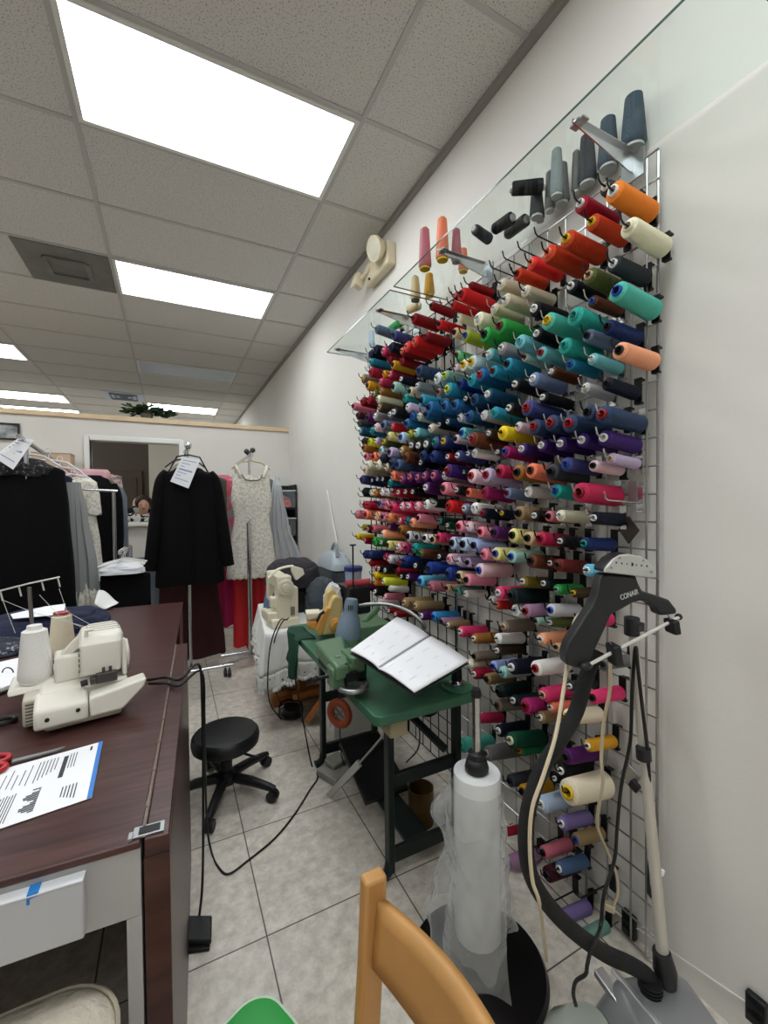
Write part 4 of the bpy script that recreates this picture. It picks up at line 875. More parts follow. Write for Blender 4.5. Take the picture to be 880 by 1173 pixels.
obj('spokes', MB().tube([(q.x-.02, 2.03, q.z+.03), (q.x+.02, 1.97, q.z-.03)], .006, 6).tube([(q.x-.02, 2.03, q.z-.03), (q.x+.02, 1.97, q.z+.03)], .006, 6), STEEL, e, world=True)
obj('strap', MB().tube([(q.x, 2.0, q.z+.07), (q.x, 2.02, TZ-.035)], .003, 6), CRD, e, world=True)
obj('strap', MB().tube([(q.x, 2.0, q.z-.07), (q.x, 1.98, .16), (q.x+.03, 2.02, .08)], .003, 6), CRD, e, world=True)
# tan sewing machine standing on the far end of the green table
def zx1(X, Y, **k): return at(285+X/6.286, 610+Y/6.286, **k)
TAN = mat('machine_tan', (214, 188, 128), .42, var=.05); TOR = mat('machine_ochre', (216, 158, 82), .42)
e = thing('tan_sewing_machine', 'tan and ochre household sewing machine on the far end of the green table', 'sewing machine', (.74, 2.12, TZ))
yv = 2.08
fp = [zx1(X, Y, y=yv) for X, Y in ((520, 745), (640, 735), (662, 640), (682, 520), (668, 470), (640, 455), (610, 462), (590, 500), (555, 620))]
mz = min(p_.z for p_ in fp); dz_ = TZ+.003-mz
obj('body', MB().prism([p_+Vector((0, 0, max(0, dz_)*(1 if p_.z < TZ+.1 else .3))) for p_ in fp], (.03, .16, 0)), TAN, e, world=True, bevel=.012, bseg=3)
fp = [zx1(X, Y, y=yv-.005) for X, Y in ((482, 705), (520, 748), (600, 545), (565, 545))]
obj('side_panel', MB().prism([Vector((p_.x, p_.y, max(p_.z, TZ+.003))) for p_ in fp], (.01, .05, 0)), TOR, e, world=True, bevel=.004)
fp = [zx1(X, Y, y=yv+.02) for X, Y in ((420, 640), (425, 690), (485, 712), (500, 640))]
obj('head', MB().prism([Vector((p_.x, p_.y, max(p_.z, TZ+.003))) for p_ in fp], (.02, .09, 0)), TOR, e, world=True, bevel=.008)
fp = [zx1(X, Y, y=yv+.02) for X, Y in ((408, 580), (425, 640), (515, 610), (520, 575))]
obj('head_cover', MB().prism(fp, (.02, .08, 0)), mat('machine_cream', (232, 224, 200), .4), e, world=True, bevel=.008)
obj('take_up', MB().tube([zx1(490, 640, y=yv-.01), zx1(515, 590, y=yv-.01), zx1(545, 570, y=yv-.01)], .008, 8), BLACKM, e, world=True)
hw = zx1(632, 668, y=yv-.014); obj('handwheel', MB().lathe([(.034, 0), (.036, .006), (.034, .018), (.024, .02), (.022, .026), (.008, .027)], zmat(hw+Vector((0, .015, 0)), hw-Vector((0, .02, 0))), 24), TOR, e, world=True)
tp_ = [zx1(X, Y, y=yv+.06) for X, Y in ((560, 470), (600, 380), (650, 400), (615, 470))]
obj('top_cover', MB().prism([zx1(X, Y, y=yv+.04) for X, Y in ((548, 560), (560, 440), (600, 405), (640, 450), (600, 500))], (.02, .08, 0)), TAN, e, world=True, bevel=.006)
obj('carry_handle', MB().tube([zx1(590, 430, y=yv+.08), zx1(600, 382, y=yv+.08), zx1(655, 404, y=yv+.08), zx1(628, 448, y=yv+.08)], .0065, 8), mat('machine_cream', (232, 224, 200)), e, world=True)
# spools standing on the green table
for u, v, h, r, c, k, lb in ((398, 708, .085, .018, 'black', 'white', 'black spool with white top standing left behind the lamp shade'), (404, 706, .07, .016, 'black', 'silver', 'short black spool standing behind the dark rod'), (417, 712, .10, .018, 'black', 'white', 'black cone with white tip standing right behind the lamp shade'), (419, 715, .05, .02, 'paleyellow', 'white', 'pale yellow spool standing in front of the black cone')):
    p_ = at(u, v, z=TZ); yy = min(p_.y, 2.36)
    off = {398: (-.045, .0), 404: (0, 0), 417: (.03, .0), 419: (.02, -.075)}[u]
    s_ = thing('thread_spool', lb, 'thread', (.90+off[0], 2.30+off[1], TZ+.001), group='cones on the green table')
    obj('thread', MB().lathe([(r*.8, .004), (r, .008), (r*.85, h*.85), (r*.5, h*.9)], None, 16), thread_mat(c), s_); obj('core', MB().lathe([(r*.85, 0), (r*.85, .004), (r*.45, .006), (r*.45, h), (r*.3, h)], None, 14), core_mat(k), s_)
# dark green cloth hanging off the table edge
def drp(u, v):
    x = .583-.012*v-.008*math.sin(6*u+3*v); y = 2.12+.24*u+.015*math.sin(8*v)
    if v < .25: return Vector((.66-.08*(v/.25), y, TZ+.004+.003*math.sin(9*u)))
    w_ = (v-.25)/.75
    return Vector((.575-.012*math.sin(10*u+2*w_)-.015*w_, y-.03*w_*math.sin(PI*u), TZ+.003-.23*w_*(.55+.45*math.sin(PI*(.15+.7*u)))))
tag(obj('cloth', MB().surf(drp, 18, 16), mat('bottle_green_cloth', (22, 62, 44), .9), solid=.004), 'dark green cloth draped over the far front edge of the green table', 'cloth')
# ------------------------------------------------------------------ rolling stool
e = thing('rolling_stool', 'low black round stool on five casters beside the counter', 'stool', (.222, 2.205, 0))
obj('seat', MB().lathe([(.02, .235), (.14, .238), (.156, .25), (.160, .275), (.157, .295), (.145, .308), (.10, .313), (.02, .314)], None, 40), mat('vinyl_black', (22, 23, 25), .38, bump=.1, bscale=120), e)
obj('column', MB().lathe([(.028, .09), (.028, .17), (.02, .17), (.02, .236)], None, 18), BLACKP, e)
obj('height_lever', MB().tube([(.02, -.03, .225), (.10, -.12, .222), (.13, -.135, .215)], .006, 8), BLACKP, e)
obj('hub', MB().lathe([(.03, .05), (.05, .06), (.052, .10), (.035, .115)], None, 20), BLACKP, e)
for i in range(5):
    a = math.radians(-113+72*i); dx, dy = math.cos(a), math.sin(a)
    L_ = MB(); L_.tube([(dx*.03, dy*.03, .085), (dx*.14, dy*.14, .08), (dx*.235, dy*.235, .066), (dx*.262, dy*.262, .06)], [.024, .022, .018, .015], 10)
    lg = obj('leg', L_, BLACKP, e)
    c_ = Vector((dx*.252, dy*.252, .027)); sd = Vector((-dy, dx, 0))
    w_ = MB(); w_.tube([c_-sd*.022, c_-sd*.004], .026, 18); w_.tube([c_+sd*.004, c_+sd*.022], .026, 18); w_.tube([c_, c_+Vector((0, 0, .035))], .007, 8)
    obj('caster', w_, BLACKP, lg, bevel=.003)
# foot pedal and its cables
e = thing('foot_pedal', 'black foot pedal on the floor beside the counter side', 'pedal', (.055, 1.51, 0))
obj('base', MB().prism([at(u, v, z=0.001) for u, v in ((212, 1056), (243, 1056), (240, 1090), (212, 1094))], (0, 0, .012)), BLACKP, e, world=True, bevel=.002)
obj('treadle', MB().prism([at(214, 1054, z=.02), at(243, 1054, z=.02), at(242, 1082, z=.014), at(214, 1084, z=.014)], (0, 0, .018)), mat('pedal_black', (28, 28, 30), .5), e, world=True, bevel=.004)
CT = .87
pts = [at(170, 779, z=CT+.03), at(190, 776, z=CT+.01), at(207, 778, z=CT+.012), (.078, 1.62, CT-.01), (.085, 1.6, CT-.15), (.083, 1.58, .45), (.075, 1.56, .15), (.062, 1.545, .035), (.057, 1.535, .03)]
tag(obj('pedal_cord', MB().tube(spline(pts, 8), .0042, 8), CRD), 'black cord from the white overlock machine down the counter side to the pedal', 'cord')
pts = [at(170, 783, z=CT+.03), at(192, 783, z=CT+.01), at(206, 785, z=CT+.012), (.083, 1.55, CT-.012), (.092, 1.6, CT-.2), (.10, 1.75, .40), (.11, 1.86, .1), at(243, 978, z=.005), at(250, 993, z=.005), at(262, 1001, z=.005), at(285, 985, z=.005), at(315, 960, z=.005), at(338, 932, z=.005), at(355, 905, z=.005), at(364, 890, z=.005), (.66, 2.22, .005), (.64, 2.3, .2), (.6, 2.35, .5), (.585, 2.38, .69)]
tag(obj('floor_cord', MB().tube(spline(pts, 8), .004, 8), CRD), 'long black cord crossing the tiles from the counter to the green table', 'cord')
q = at(335, 818, z=0.0)
e = thing('presser_pedal', 'black foot pedal with coiled cord on the floor behind the stool', 'pedal', (q.x, q.y, 0))
obj('body', MB().lathe([(.075, .001), (.078, .02), (.06, .05), (.02, .055)], Matrix.Translation((q.x, q.y, 0)), 24, sx=.9, sy=1.2), BLACKP, e, world=True)
co = []
for i in range(60): a = i*.36; co.append((q.x-.01+(.085+.01*math.sin(i*.7))*math.cos(a), q.y+(.11+.012*math.cos(i*.5))*math.sin(a), .012+.05*i/60))
obj('coiled_cord', MB().tube(co, .004, 6), CRD, e, world=True)
obj('cord', MB().tube(spline([(q.x-.02, q.y+.02, .06), at(318, 800, y=2.70), at(313, 745, y=2.66), at(322, 715, y=2.60), (.66, 2.68, .70)], 8), .004, 6).tube(spline([(q.x-.09, q.y-.05, .01), at(308, 800, y=2.6), at(309, 745, y=2.62), at(320, 712, y=2.60), (.65, 2.68, .69)], 8), .004, 6), CRD, e, world=True)

a, b_ = at(375, 562, x=WX-.012), at(386, 622, x=WX-.03)
tag(obj('wand', MB().tube([a, b_], .006, 8), WHITEP), 'thin white rod leaning on the thread wall above the steam iron', 'rod')
# ------------------------------------------------------------------ dark wood counter
m = mat('cherry_laminate', (62, 34, 32), .33); nt, b = nodes_of(m)
tc = nt.nodes.new('ShaderNodeTexCoord'); mp = nt.nodes.new('ShaderNodeMapping'); mp.inputs['Scale'].default_value = (1.4, 22, 6)
wv = nt.nodes.new('ShaderNodeTexNoise'); wv.inputs['Scale'].default_value = 3.5; wv.inputs['Detail'].default_value = 6; wv.inputs['Distortion'].default_value = .6
nt.links.new(tc.outputs['Object'], mp.inputs['Vector']); nt.links.new(mp.outputs['Vector'], wv.inputs['Vector'])
cr = nt.nodes.new('ShaderNodeValToRGB'); cr.color_ramp.elements[0].position = .35; cr.color_ramp.elements[1].position = .7
cr.color_ramp.elements[0].color = lin((54, 29, 27))+(1,); cr.color_ramp.elements[1].color = lin((82, 50, 46))+(1,)
nt.links.new(wv.outputs['Fac'], cr.inputs['Fac']); nt.links.new(cr.outputs['Color'], b.inputs['Base Color'])
CHERRY = m
GREYL = mat('grey_laminate', (172, 172, 172), .5, var=.02)
e = thing('work_counter', 'dark cherry wood counter with grey drawer front along the left', 'counter', (-.055, .795, 0), math.radians(-3.26))
obj('worktop', MB().bx(-1.45, 0, 0, 1.90, CT-.012, CT), CHERRY, e, bevel=.002)
lf = obj('drop_leaf', MB().bx(.006, .043, 0, 1.08, CT-.03, CT), CHERRY, e, bevel=.002)
obj('side_panel', MB().bx(.004, .043, .003, 1.07, 0, CT-.032), CHERRY, e, bevel=.002)
hn = MB().tube([(.003, .03, CT+.001), (.003, 1.07, CT+.001)], .0035, 8)
for i in range(9): hn.tube([(.003, .08+i*.115, CT+.0015), (.003, .10+i*.115, CT+.0015)], .0043, 8)
obj('piano_hinge', hn, mat('hinge_worn', (140, 124, 116), .4, .6), lf)
obj('latch', MB().bx(-.012, .034, .008, .034, CT, CT+.0025).bx(-.018, -.012, .004, .02, CT-.004, CT+.006), STEEL, lf)
obj('latch_recess', MB().bx(-.004, .028, .013, .030, CT+.0018, CT+.0034), BLACKM, lf)
obj('apron', MB().bx(-1.45, 0, .003, .03, .745, CT-.0125), GREYL, e, bevel=.001)
obj('stile', MB().bx(-.022, 0, .003, .5, 0, .744), GREYL, e, bevel=.001)
obj('back_panel', MB().bx(-1.45, -.03, 1.0, 1.02, 0, CT-.013), mat('dark_panel', (40, 30, 27), .6), e)
obj('far_leg', MB().bx(-.06, -.002, 1.5, 1.86, 0, CT-.013), CHERRY, e)
obj('left_leg', MB().bx(-1.44, -1.40, .05, 1.86, 0, CT-.013), CHERRY, e)
dr = obj('drawer', MB().bx(-.62, -.075, -.018, .0025, .756, .846), mat('drawer_white', (188, 190, 194), .45), e, bevel=.003)
obj('drawer_edge', MB().bx(-.62, -.075, -.0185, .0025, .846, .848), mat('drawer_top', (215, 217, 220), .4), dr)
q = at(28, 1027, y=.75)
tag(obj('painters_tape', MB().box((q.x, .796, .8488), (.014, .018, .0010)).box((q.x, .7855, .842), (.014, .0010, .014)), mat('tape_blue', (36, 128, 206), .6)), 'small piece of blue tape on the drawer edge', 'tape')
# ------------------------------------------------------------------ overlock machine
OV = mat('overlock_white', (224, 220, 208), .36); OVD = mat('overlock_beige', (196, 190, 176), .4)  # white covers, darker beige for base, side housing and dials
e = thing('overlock_machine', 'white overlock sewing machine on the dark counter', 'sewing machine', (-.292, 1.262, CT+.001), math.radians(10))
obj('base', MB().bx(.012, .172, .012, .20, .004, .034), OVD, e, bevel=.006)
obj('foot', MB().bx(.02, .04, .02, .04, 0, .004), RUBBER, e); obj('foot', MB().bx(.145, .165, .02, .04, 0, .004), RUBBER, e); obj('foot', MB().bx(.02, .04, .17, .19, 0, .004), RUBBER, e); obj('foot', MB().bx(.145, .165, .17, .19, 0, .004), RUBBER, e)
cv = obj('looper_cover', MB().prism([(-.008, -.012, .02), (-.008, .075, .02), (-.008, .075, .084), (-.008, .04, .082), (-.008, -.008, .066), (-.008, -.012, .05)], (.107, 0, 0)), OV, e, bevel=.008, bseg=3)
scm = MB()
obj('cover_screw', MB().lathe([(.0048, 0), (.0048, .003)], zmat((.018, -.0115, .044), (.018, -.02, .044)), 14), BLACKP, cv); obj('cover_screw', MB().lathe([(.0048, 0), (.0048, .003)], zmat((.078, -.0115, .050), (.078, -.02, .050)), 14), BLACKP, cv)
obj('front_cover', MB().prism([(.101, -.012, .022), (.172, -.010, .022), (.224, .0, .066), (.230, .0, .088), (.101, -.006, .070)], (0, .055, 0)), OV, e, bevel=.007, bseg=3)
obj('cloth_plate', MB().bx(.0, .19, .05, .20, .034, .086), OV, e, bevel=.008)
vb = obj('side_housing', MB().bx(-.032, .012, .06, .20, .008, .076), OVD, e, bevel=.006)
rb = MB()
for i in range(7): rb.bx(-.0335, -.026, .068, .192, .014+i*.008, .017+i*.008)
for i in range(7): rb.bx(-.026, .008, .0588, .062, .014+i*.008, .017+i*.008)
obj('vent_slots', rb, mat('vent_dark', (92, 88, 82), .6), vb)
obj('column', MB().prism([(.03, .11, .084), (.03, .20, .084), (.03, .20, .15), (.03, .125, .15)], (.075, 0, 0)), OV, e, bevel=.006)
obj('spool_tray', MB().prism([(-.065, .115, .074), (.06, .115, .074), (.06, .135, .105), (-.02, .13, .088), (-.065, .13, .084)], (0, .12, 0)), OV, e, bevel=.005)
hd = obj('head', loft(MB(), [(rr(.085, .175, .05, .19, .012), .108), (rr(.083, .178, .045, .195, .014), .15), (rr(.083, .18, .047, .20, .016), .188), (rr(.09, .18, .062, .20, .02), .205), (rr(.105, .175, .085, .195, .02), .212)]), OV, e, bevel=.002)
fm = MB()
for i in range(5): fm.bx(.176, .184, .075+i*.024, .088+i*.024, .187, .200)
obj('tension_dials', fm, OVD, hd, bevel=.002)
fm = MB()
for i in range(5): fm.bx(.0815, .084, .05, .06, .12+i*.014, .127+i*.014)
obj('thread_slots', fm, mat('vent_dark', (92, 88, 82)), hd)
fm = MB()
for i in range(4): fm.bx(.102, .176, .098+i*.024, .1005+i*.024, .2105, .2125)
obj('top_grooves', fm, mat('vent_dark', (92, 88, 82)), hd)
obj('thread_guide', MB().tube([(.10, .07, .207), (.10, .07, .222), (.115, .07, .224)], .005, 8), OV, hd)
obj('top_arm', MB().prism([(.03, .14, .135), (.045, .14, .125), (.11, .14, .185), (.11, .14, .202), (.09, .14, .20)], (0, .03, 0)), OV, e, bevel=.003)
obj('needle_mechanism', MB().bx(.118, .165, .035, .07, .087, .112).tube([(.135, .045, .085), (.135, .045, .125)], .004, 8).tube([(.15, .045, .085), (.15, .045, .125)], .004, 8).bx(.105, .118, .03, .05, .09, .105), mat('mechanism_steel', (88, 86, 84), .35, .8), e, bevel=.002)
obj('lifter_knob', MB().tube([(.085, .035, .096), (.10, .035, .098)], .008, 10), BLACKP, e)
obj('handwheel', MB().lathe([(.04, 0), (.042, .006), (.042, .02), (.02, .024)], zmat((.178, .13, .125), (.2, .13, .125)), 24), OV, e)
obj('face_cover', MB().prism([(.178, .06, .088), (.178, .12, .088), (.178, .13, .175), (.178, .075, .185)], (.012, 0, 0)), OV, e, bevel=.004)
tt = MB(); tt.tube([(-.012, .19, .086), (-.020, .19, .335)], .0048, 10); obj('telescopic_pole', tt, mat('pole_grey', (120, 118, 114), .35, .8), e)
tt = MB(); tt.tube([(-.078, .175, .335), (-.02, .19, .345), (.045, .215, .352)], .0022, 6)
for x_ in (-.078, -.042, .005, .04): tt.tube([(x_, .18+(x_+.078)*.3, .336+(x_+.078)*.14), (x_+.005, .178+(x_+.078)*.3, .308+(x_+.078)*.14)], .002, 6)
obj('thread_hanger', tt, mat('wire_white', (205, 203, 198), .4, .3), e)
th = MB(); th.tube([(-.073, .178, .31), (-.05, .175, .22)], .0006, 4); th.tube([(.0, .2, .31), (.05, .17, .24), (.1, .15, .21)], .0006, 4); th.tube([(.043, .21, .32), (.06, .17, .26), (.12, .15, .212)], .0006, 4); th.tube([(-.073, .178, .31), (-.02, .19, .27), (.11, .14, .212)], .0006, 4)
obj('thread_strands', th, mat('strand_white', (225, 222, 214), .7), e)
# big cones at the overlock
def big_cone(p_, r, h, c, k, lb, extra=None):
    s_ = thing('thread_cone', lb, 'thread', p_, group='cones at the overlock machine')
    obj('thread', MB().lathe([(r*.9, .004), (r, .01), (r*.98, .03), (r*.72, h*.9), (r*.5, h*.93)], None, 26), thread_mat(c), s_); obj('core', MB().lathe([(r*.92, 0), (r*.92, .004), (r*.5, .006), (r*.46, h*.95), (r*.42, h), (r*.2, h)], None, 20), core_mat(k), s_)
    return s_
q = at(41, 780, z=CT+.089); big_cone((q.x, q.y, CT+.0905), .038, .148, 'white', 'white', 'white thread cone standing on the overlock machine tray')
q = at(68, 757, z=CT); s_ = big_cone((q.x, q.y+.05, CT+.001), .042, .165, 'ivory', 'white', 'cream thread cone standing behind the overlock pole')
obj('label', MB().lathe([(.0255, .158), (.0255, .164), (.012, .1655)], None, 16), mat('label_red', (160, 52, 60), .6), s_)
# ------------------------------------------------------------------ papers, binder, scissors, cloth on the counter
pz = CT+.0015
i00 = Vector((-.143, .955, pz)); i01 = Vector((-.152, 1.174, pz)); ux = (Vector((-.329, 1.146, pz))-i01).normalized(); uy = (i01-i00).normalized()
e = thing('invoice', 'white printed bill with blue edge lying on the near counter', 'paper', i00)
obj('sheet', MB().prism([i00, i00+ux*.28, i01+ux*.28, i01], (0, 0, .0008)), PAPER, e, world=True)
obj('blue_edge', MB().prism([i00+Vector((0, 0, .0009)), i00+ux*.008+Vector((0, 0, .0009)), i01+ux*.008+Vector((0, 0, .0009)), i01+Vector((0, 0, .0009))], (0, 0, .0003)), mat('edge_blue', (64, 128, 208), .7), e, world=True)
pr = MB()
def ib(a0, a1, b0, b1, dz=.0012):   # a along length from right edge, b up from the near edge
    pr.prism([i00+ux*a0+uy*b0+Vector((0, 0, dz)), i00+ux*a1+uy*b0+Vector((0, 0, dz)), i00+ux*a1+uy*b1+Vector((0, 0, dz)), i00+ux*a0+uy*b1+Vector((0, 0, dz))], (0, 0, .0002))
ib(.060, .068, .11, .195); ib(.018, .022, .19, .208)
for i in range(5): ib(.03+i*.0055, .032+i*.0055, .02+.004*i, .07)
for i in range(3): ib(.045+i*.005, .0465+i*.005, .14, .20)
for i in range(6): ib(.078+i*.006, .0795+i*.006, .15-.006*i, .20)
for i in range(14): ib(.090, .092+.022*abs(math.sin(i*.5+.3)), .02+i*.0055, .0235+i*.0055)
for i in range(13): ib(.128+i*.0042, .1295+i*.0042, .012, .10-.002*(i % 3))
for i in range(9): ib(.12+i*.010, .1215+i*.010, .12+.008*(i % 2), .195-.012*(i % 3))
for i in range(6): ib(.20+i*.009, .2015+i*.009, .03, .17)
obj('printed_text', pr, INK, e, world=True)
e = thing('binder', 'open white ring binder at the left photo edge on the counter', 'binder', at(10, 780, z=CT))
bq = [at(-40, 772, z=CT+.002), at(26, 757, z=CT+.002), at(33, 783, z=CT+.002), at(-40, 812, z=CT+.002)]
obj('cover', MB().prism(bq, (0, 0, .004)), BLACKP, e, world=True, bevel=.001)
obj('pages', MB().prism([p_+(bq[0]+bq[2]-p_*2)*.02+Vector((0, 0, .0045)) for p_ in bq], (0, 0, .012)), PAPER, e, world=True, bevel=.002)
c_ = (bq[1]+bq[2])/2*.25+(bq[0]+bq[3])/2*.75
for k_ in (.35, .75):
    c_ = at(9, 771, z=CT+.017) if k_ < .5 else at(-8, 792, z=CT+.017); obj('ring', MB().tube(arc(c_, .018, 0, PI, 10, right, (0, 0, 1)), .002, 6), mat('ring_dark', (70, 70, 72), .3, .8), e, world=True)
e = thing('scissors', 'scissors with red handles and steel blade above the printed bill', 'scissors', at(20, 870, z=CT))
a, b_ = at(14, 873, z=CT+.004), at(75, 857, z=CT+.004); ad = (b_-a).normalized(); sd = ad.cross(Vector((0, 0, 1)))
obj('blade', MB().prism([a-sd*.006, a+sd*.006, b_-ad*.015+sd*.005, b_, b_-sd*.003], (0, 0, .003)), STEEL, e, world=True)
RH = mat('handle_red', (176, 28, 40), .4)
for k_ in (-1, 1): obj('handle', MB().tube([p_ for p_ in arc(a-ad*.035+sd*k_*.02+Vector((0, 0, .004)), .02, 0, 2*PI, 18, ad*1.4, sd)[:-1]], .0055, 8, closed=True), RH, e, world=True)
e = thing('shears', 'black handled shears at the left edge above the bill', 'scissors', at(2, 830, z=CT))
for k_, (u, v) in enumerate(((4, 826), (-22, 836))): obj('handle', MB().tube(arc(at(u, v, z=CT+.007), .018, 0, 2*PI, 20, (1.3, 0, 0), (0, 1, 0))[:-1], .0055, 8, closed=True), BLACKP, e, world=True)
obj('blade', MB().prism([at(-30, 840, z=CT+.003), at(-30, 846, z=CT+.003), at(-90, 868, z=CT+.003)], (0, 0, .003)), STEEL, e, world=True)
# heaps of cloth
NAVY = mat('navy_fabric', (24, 32, 58), .9, bump=.3, bscale=20)
from mathutils import noise as mno
def heap(x0, x1, y0, y1, h, seed, z0, rot=0, nfold=5, pw=.5):
    """slumped cloth: rounded mound with soft wandering folds"""
    rr_ = random.Random(seed); ox = rr_.uniform(0, 50)
    cx_, cy_ = (x0+x1)/2, (y0+y1)/2; hx, hy = (x1-x0)/2, (y1-y0)/2
    def f(u, v):
        a = u*2*PI; ca, sa = math.cos(a), math.sin(a)
        k_ = 1/((abs(ca)**3+abs(sa)**3)**(1/3))
        w_ = 1+.10*mno.noise(Vector((ca*1.3+ox, sa*1.3, seed)))
        t = v*PI/2                                        # dome from rim to crown
        rad = math.cos(t)**.7; zz = math.sin(t)**.85
        X = ca*k_*w_*hx*rad; Y = sa*k_*w_*hy*rad
        q = Vector((X/hx*1.2+ox, Y/hy*1.2, zz*2.2+seed))
        d = mno.noise(q*1.3)*.16+abs(mno.noise(Vector((q.x*1.2, q.y*1.2, q.z*2.6))))*.20-.07
        ed = 4*zz*(1.15-zz) if zz < 1 else .6
        X *= 1+d*.5*min(1, ed); Y *= 1+d*.5*min(1, ed)
        z = h*zz*(1+.55*d*rad+.12*mno.noise(Vector((X/hx*2+ox, Y/hy*2, 3))))
        c, s = math.cos(rot), math.sin(rot)
        return Vector((cx_+X*c-Y*s, cy_+X*s+Y*c, z0+max(.0, z)))
    mb = MB().surf(lambda u, v: f(u, v*.995), 72, 26, True)
    mb.f.append(list(range(71, -1, -1))); mb.f.append([25*72+i for i in range(72)])
    return mb
tag(obj('navy_garment', heap(-.80, -.27, 2.22, 2.62, .075, 3, CT+.001, .15), NAVY), 'folded navy garment on the far end of the counter', 'garment')
tag(obj('sequin_garment', heap(-.86, -.50, 1.98, 2.2, .05, 5, CT+.001, .1, 9), patterned('sequin_navy', (20, 24, 44), (150, 156, 176), 90, .30, .42, .5, 'noise', .6)), 'dark sequined garment heaped at the left edge behind the binder', 'garment')
cq = [at(12, 704, z=CT+.086), at(52, 695, z=CT+.088), at(75, 692, z=CT+.088), at(73, 704, z=CT+.086), at(15, 709, z=CT+.084)]
tag(obj('paper_slip', MB().prism(cq, (0, 0, .002)), PAPER), 'white paper strip lying across the navy garment', 'paper')
cq = [at(113, 676, z=CT+.06), at(120, 687, z=CT+.05), at(136, 688, z=CT+.02), at(128, 696, z=CT+.01), at(108, 694, z=CT+.03)]
tag(obj('white_cloth', MB().surf(lambda u, v: (cq[0]*(1-u)+cq[2]*u)*(1-v)+(cq[4]*(1-u)+cq[3]*u)*v+Vector((0, 0, .012*math.sin(5*u+2*v))), 10, 8), mat('cotton_white', (226, 226, 224), .9), solid=.003), 'crumpled white cloth end beside the navy garment', 'cloth')
# ------------------------------------------------------------------ chairs and stools near the camera
OAK = mat('oak_wood', (188, 140, 82), .38, var=.14, vscale=6)
e = thing('folding_chair', 'light oak wooden chair with curved back slat, near bottom centre', 'chair', (.12, .40, 0))
pt, pm = Vector((.277, .60, .832)), Vector((.262, .655, .50))
def post(y0, nm):
    dy = y0-.60
    P = [Vector((.277, .60+dy, .834)), Vector((.271, .602+dy, .70)), Vector((.258, .606+dy, .50)), Vector((.215, .61+dy, .02))]
    g = MB(); 
    for a_, b2 in zip(P, P[1:]): pass
    V = []
    for p_ in P:
        w_, d_ = .019, .013
        V += [p_+Vector((-w_, -d_, 0)), p_+Vector((w_, -d_, 0)), p_+Vector((w_, d_, 0)), p_+Vector((-w_, d_, 0))]
    F = [(3, 2, 1, 0), tuple(range(12, 16))]
    for i in range(3):
        for j in range(4): F.append((i*4+j, i*4+(j+1) % 4, i*4+4+(j+1) % 4, i*4+4+j))
    return g.add(V, F)
obj('back_post', post(.60, ''), OAK, e, world=True, bevel=.006, bseg=3); obj('back_post', post(.18, ''), OAK, e, world=True, bevel=.006, bseg=3)
def slat(u, v):
    return Vector((.283+.035*math.sin(PI*u)-.010*(1-v), .588-.396*u, .70+.10*v+.018*math.sin(PI*u)*v))
g = MB().surf(slat, 24, 5); obj('back_slat', g, OAK, e, world=True, solid=.015, bevel=.0025)
obj('seat', MB().prism([(-.12, .21, .44), (.22, .205, .44), (.22, .575, .44), (-.12, .57, .44)], (0, 0, .02)), OAK, e, world=True, bevel=.006)
for y_ in (.22, .56): obj('front_leg', MB().bar((.20, y_, .43), (-.14, y_, .01), .022, .03), OAK, e, world=True, bevel=.004)
obj('stretcher', MB().bar((.225, .20, .12), (.225, .59, .12), .02, .03), OAK, e, world=True, bevel=.003)
# green stool
e = thing('green_stool', 'small stool with bright green top and pale rim, partly seen at the bottom', 'stool', (.138, .893, 0))
def rrz(hx, hy, r, a): 
    c, s = math.cos(a), math.sin(a); return [(x*c-y*s, x*s+y*c) for x, y in rrect(hx, hy, r, 8)]
ga = math.radians(25)
sh = lambda k_: [(x*k_, y*k_) for x, y in rrz(.078, .085, .062, ga)]
obj('top', loft(MB(), [(sh(.96), .278), (sh(1.0), .284), (sh(.98), .296), (sh(.9), .300)]), mat('green_vinyl', (60, 170, 82), .42), e, bevel=.002)
obj('rim', MB().tube([Vector((x, y, .291)) for x, y in sh(1.01)], .0045, 8, closed=True), mat('rim_pale', (214, 236, 208), .5), e)
for x, y in ((.05, .055), (-.05, .055), (.05, -.055), (-.05, -.055)): obj('leg', MB().bar((x*.9, y*.9, .275), (x*1.25, y*1.25, 0), .022, .022), mat('green_vinyl', (60, 170, 82)), e, bevel=.003)
# cream cushion stool in the knee space
e = thing('cushion_stool', 'stool with thick cream knitted seat cover at the counter front', 'stool', (-.25, .71, .0))
WOOL = mat('cream_wool', (222, 214, 196), .95, var=.06, vscale=30, bump=.7, bscale=70)
cu = obj('cushion', loft(MB(), [(rrect(.12, .115, .07, 8), 0.555), (rrect(.155, .14, .09, 8), 0.565), (rrect(.168, .152, .10, 8), 0.595), (rrect(.16, .146, .095, 8), 0.625), (rrect(.135, .12, .08, 8), 0.639), (rrect(.06, .05, .04, 8), 0.642)]), WOOL, e, subsurf=1)
st_ = MB()
P_ = rrect(.163, .148, .097, 8)
for i in range(0, len(P_)):
    x, y = P_[i]; x2, y2 = P_[(i+1) % len(P_)]
    pass
obj('stitching', MB().tube([Vector((x*1.0, y*1.0, .619)) for x, y in P_], .0035, 6, closed=True), mat('stitch_cream', (186, 176, 156), .9), cu)
obj('seam', MB().tube([(-.05, -.13, .627), (-.05, -.07, .6415), (-.05, .06, .6415), (-.05, .13, .627)], .004, 8), mat('stitch_cream', (176, 166, 146)), cu)
for x, y in ((.09, .08), (-.09, .08), (.09, -.08), (-.09, -.08)): obj('leg', MB().tube([(x, y, .56), (x*1.3, y*1.3, 0)], .014, 10), BLACKM, e)
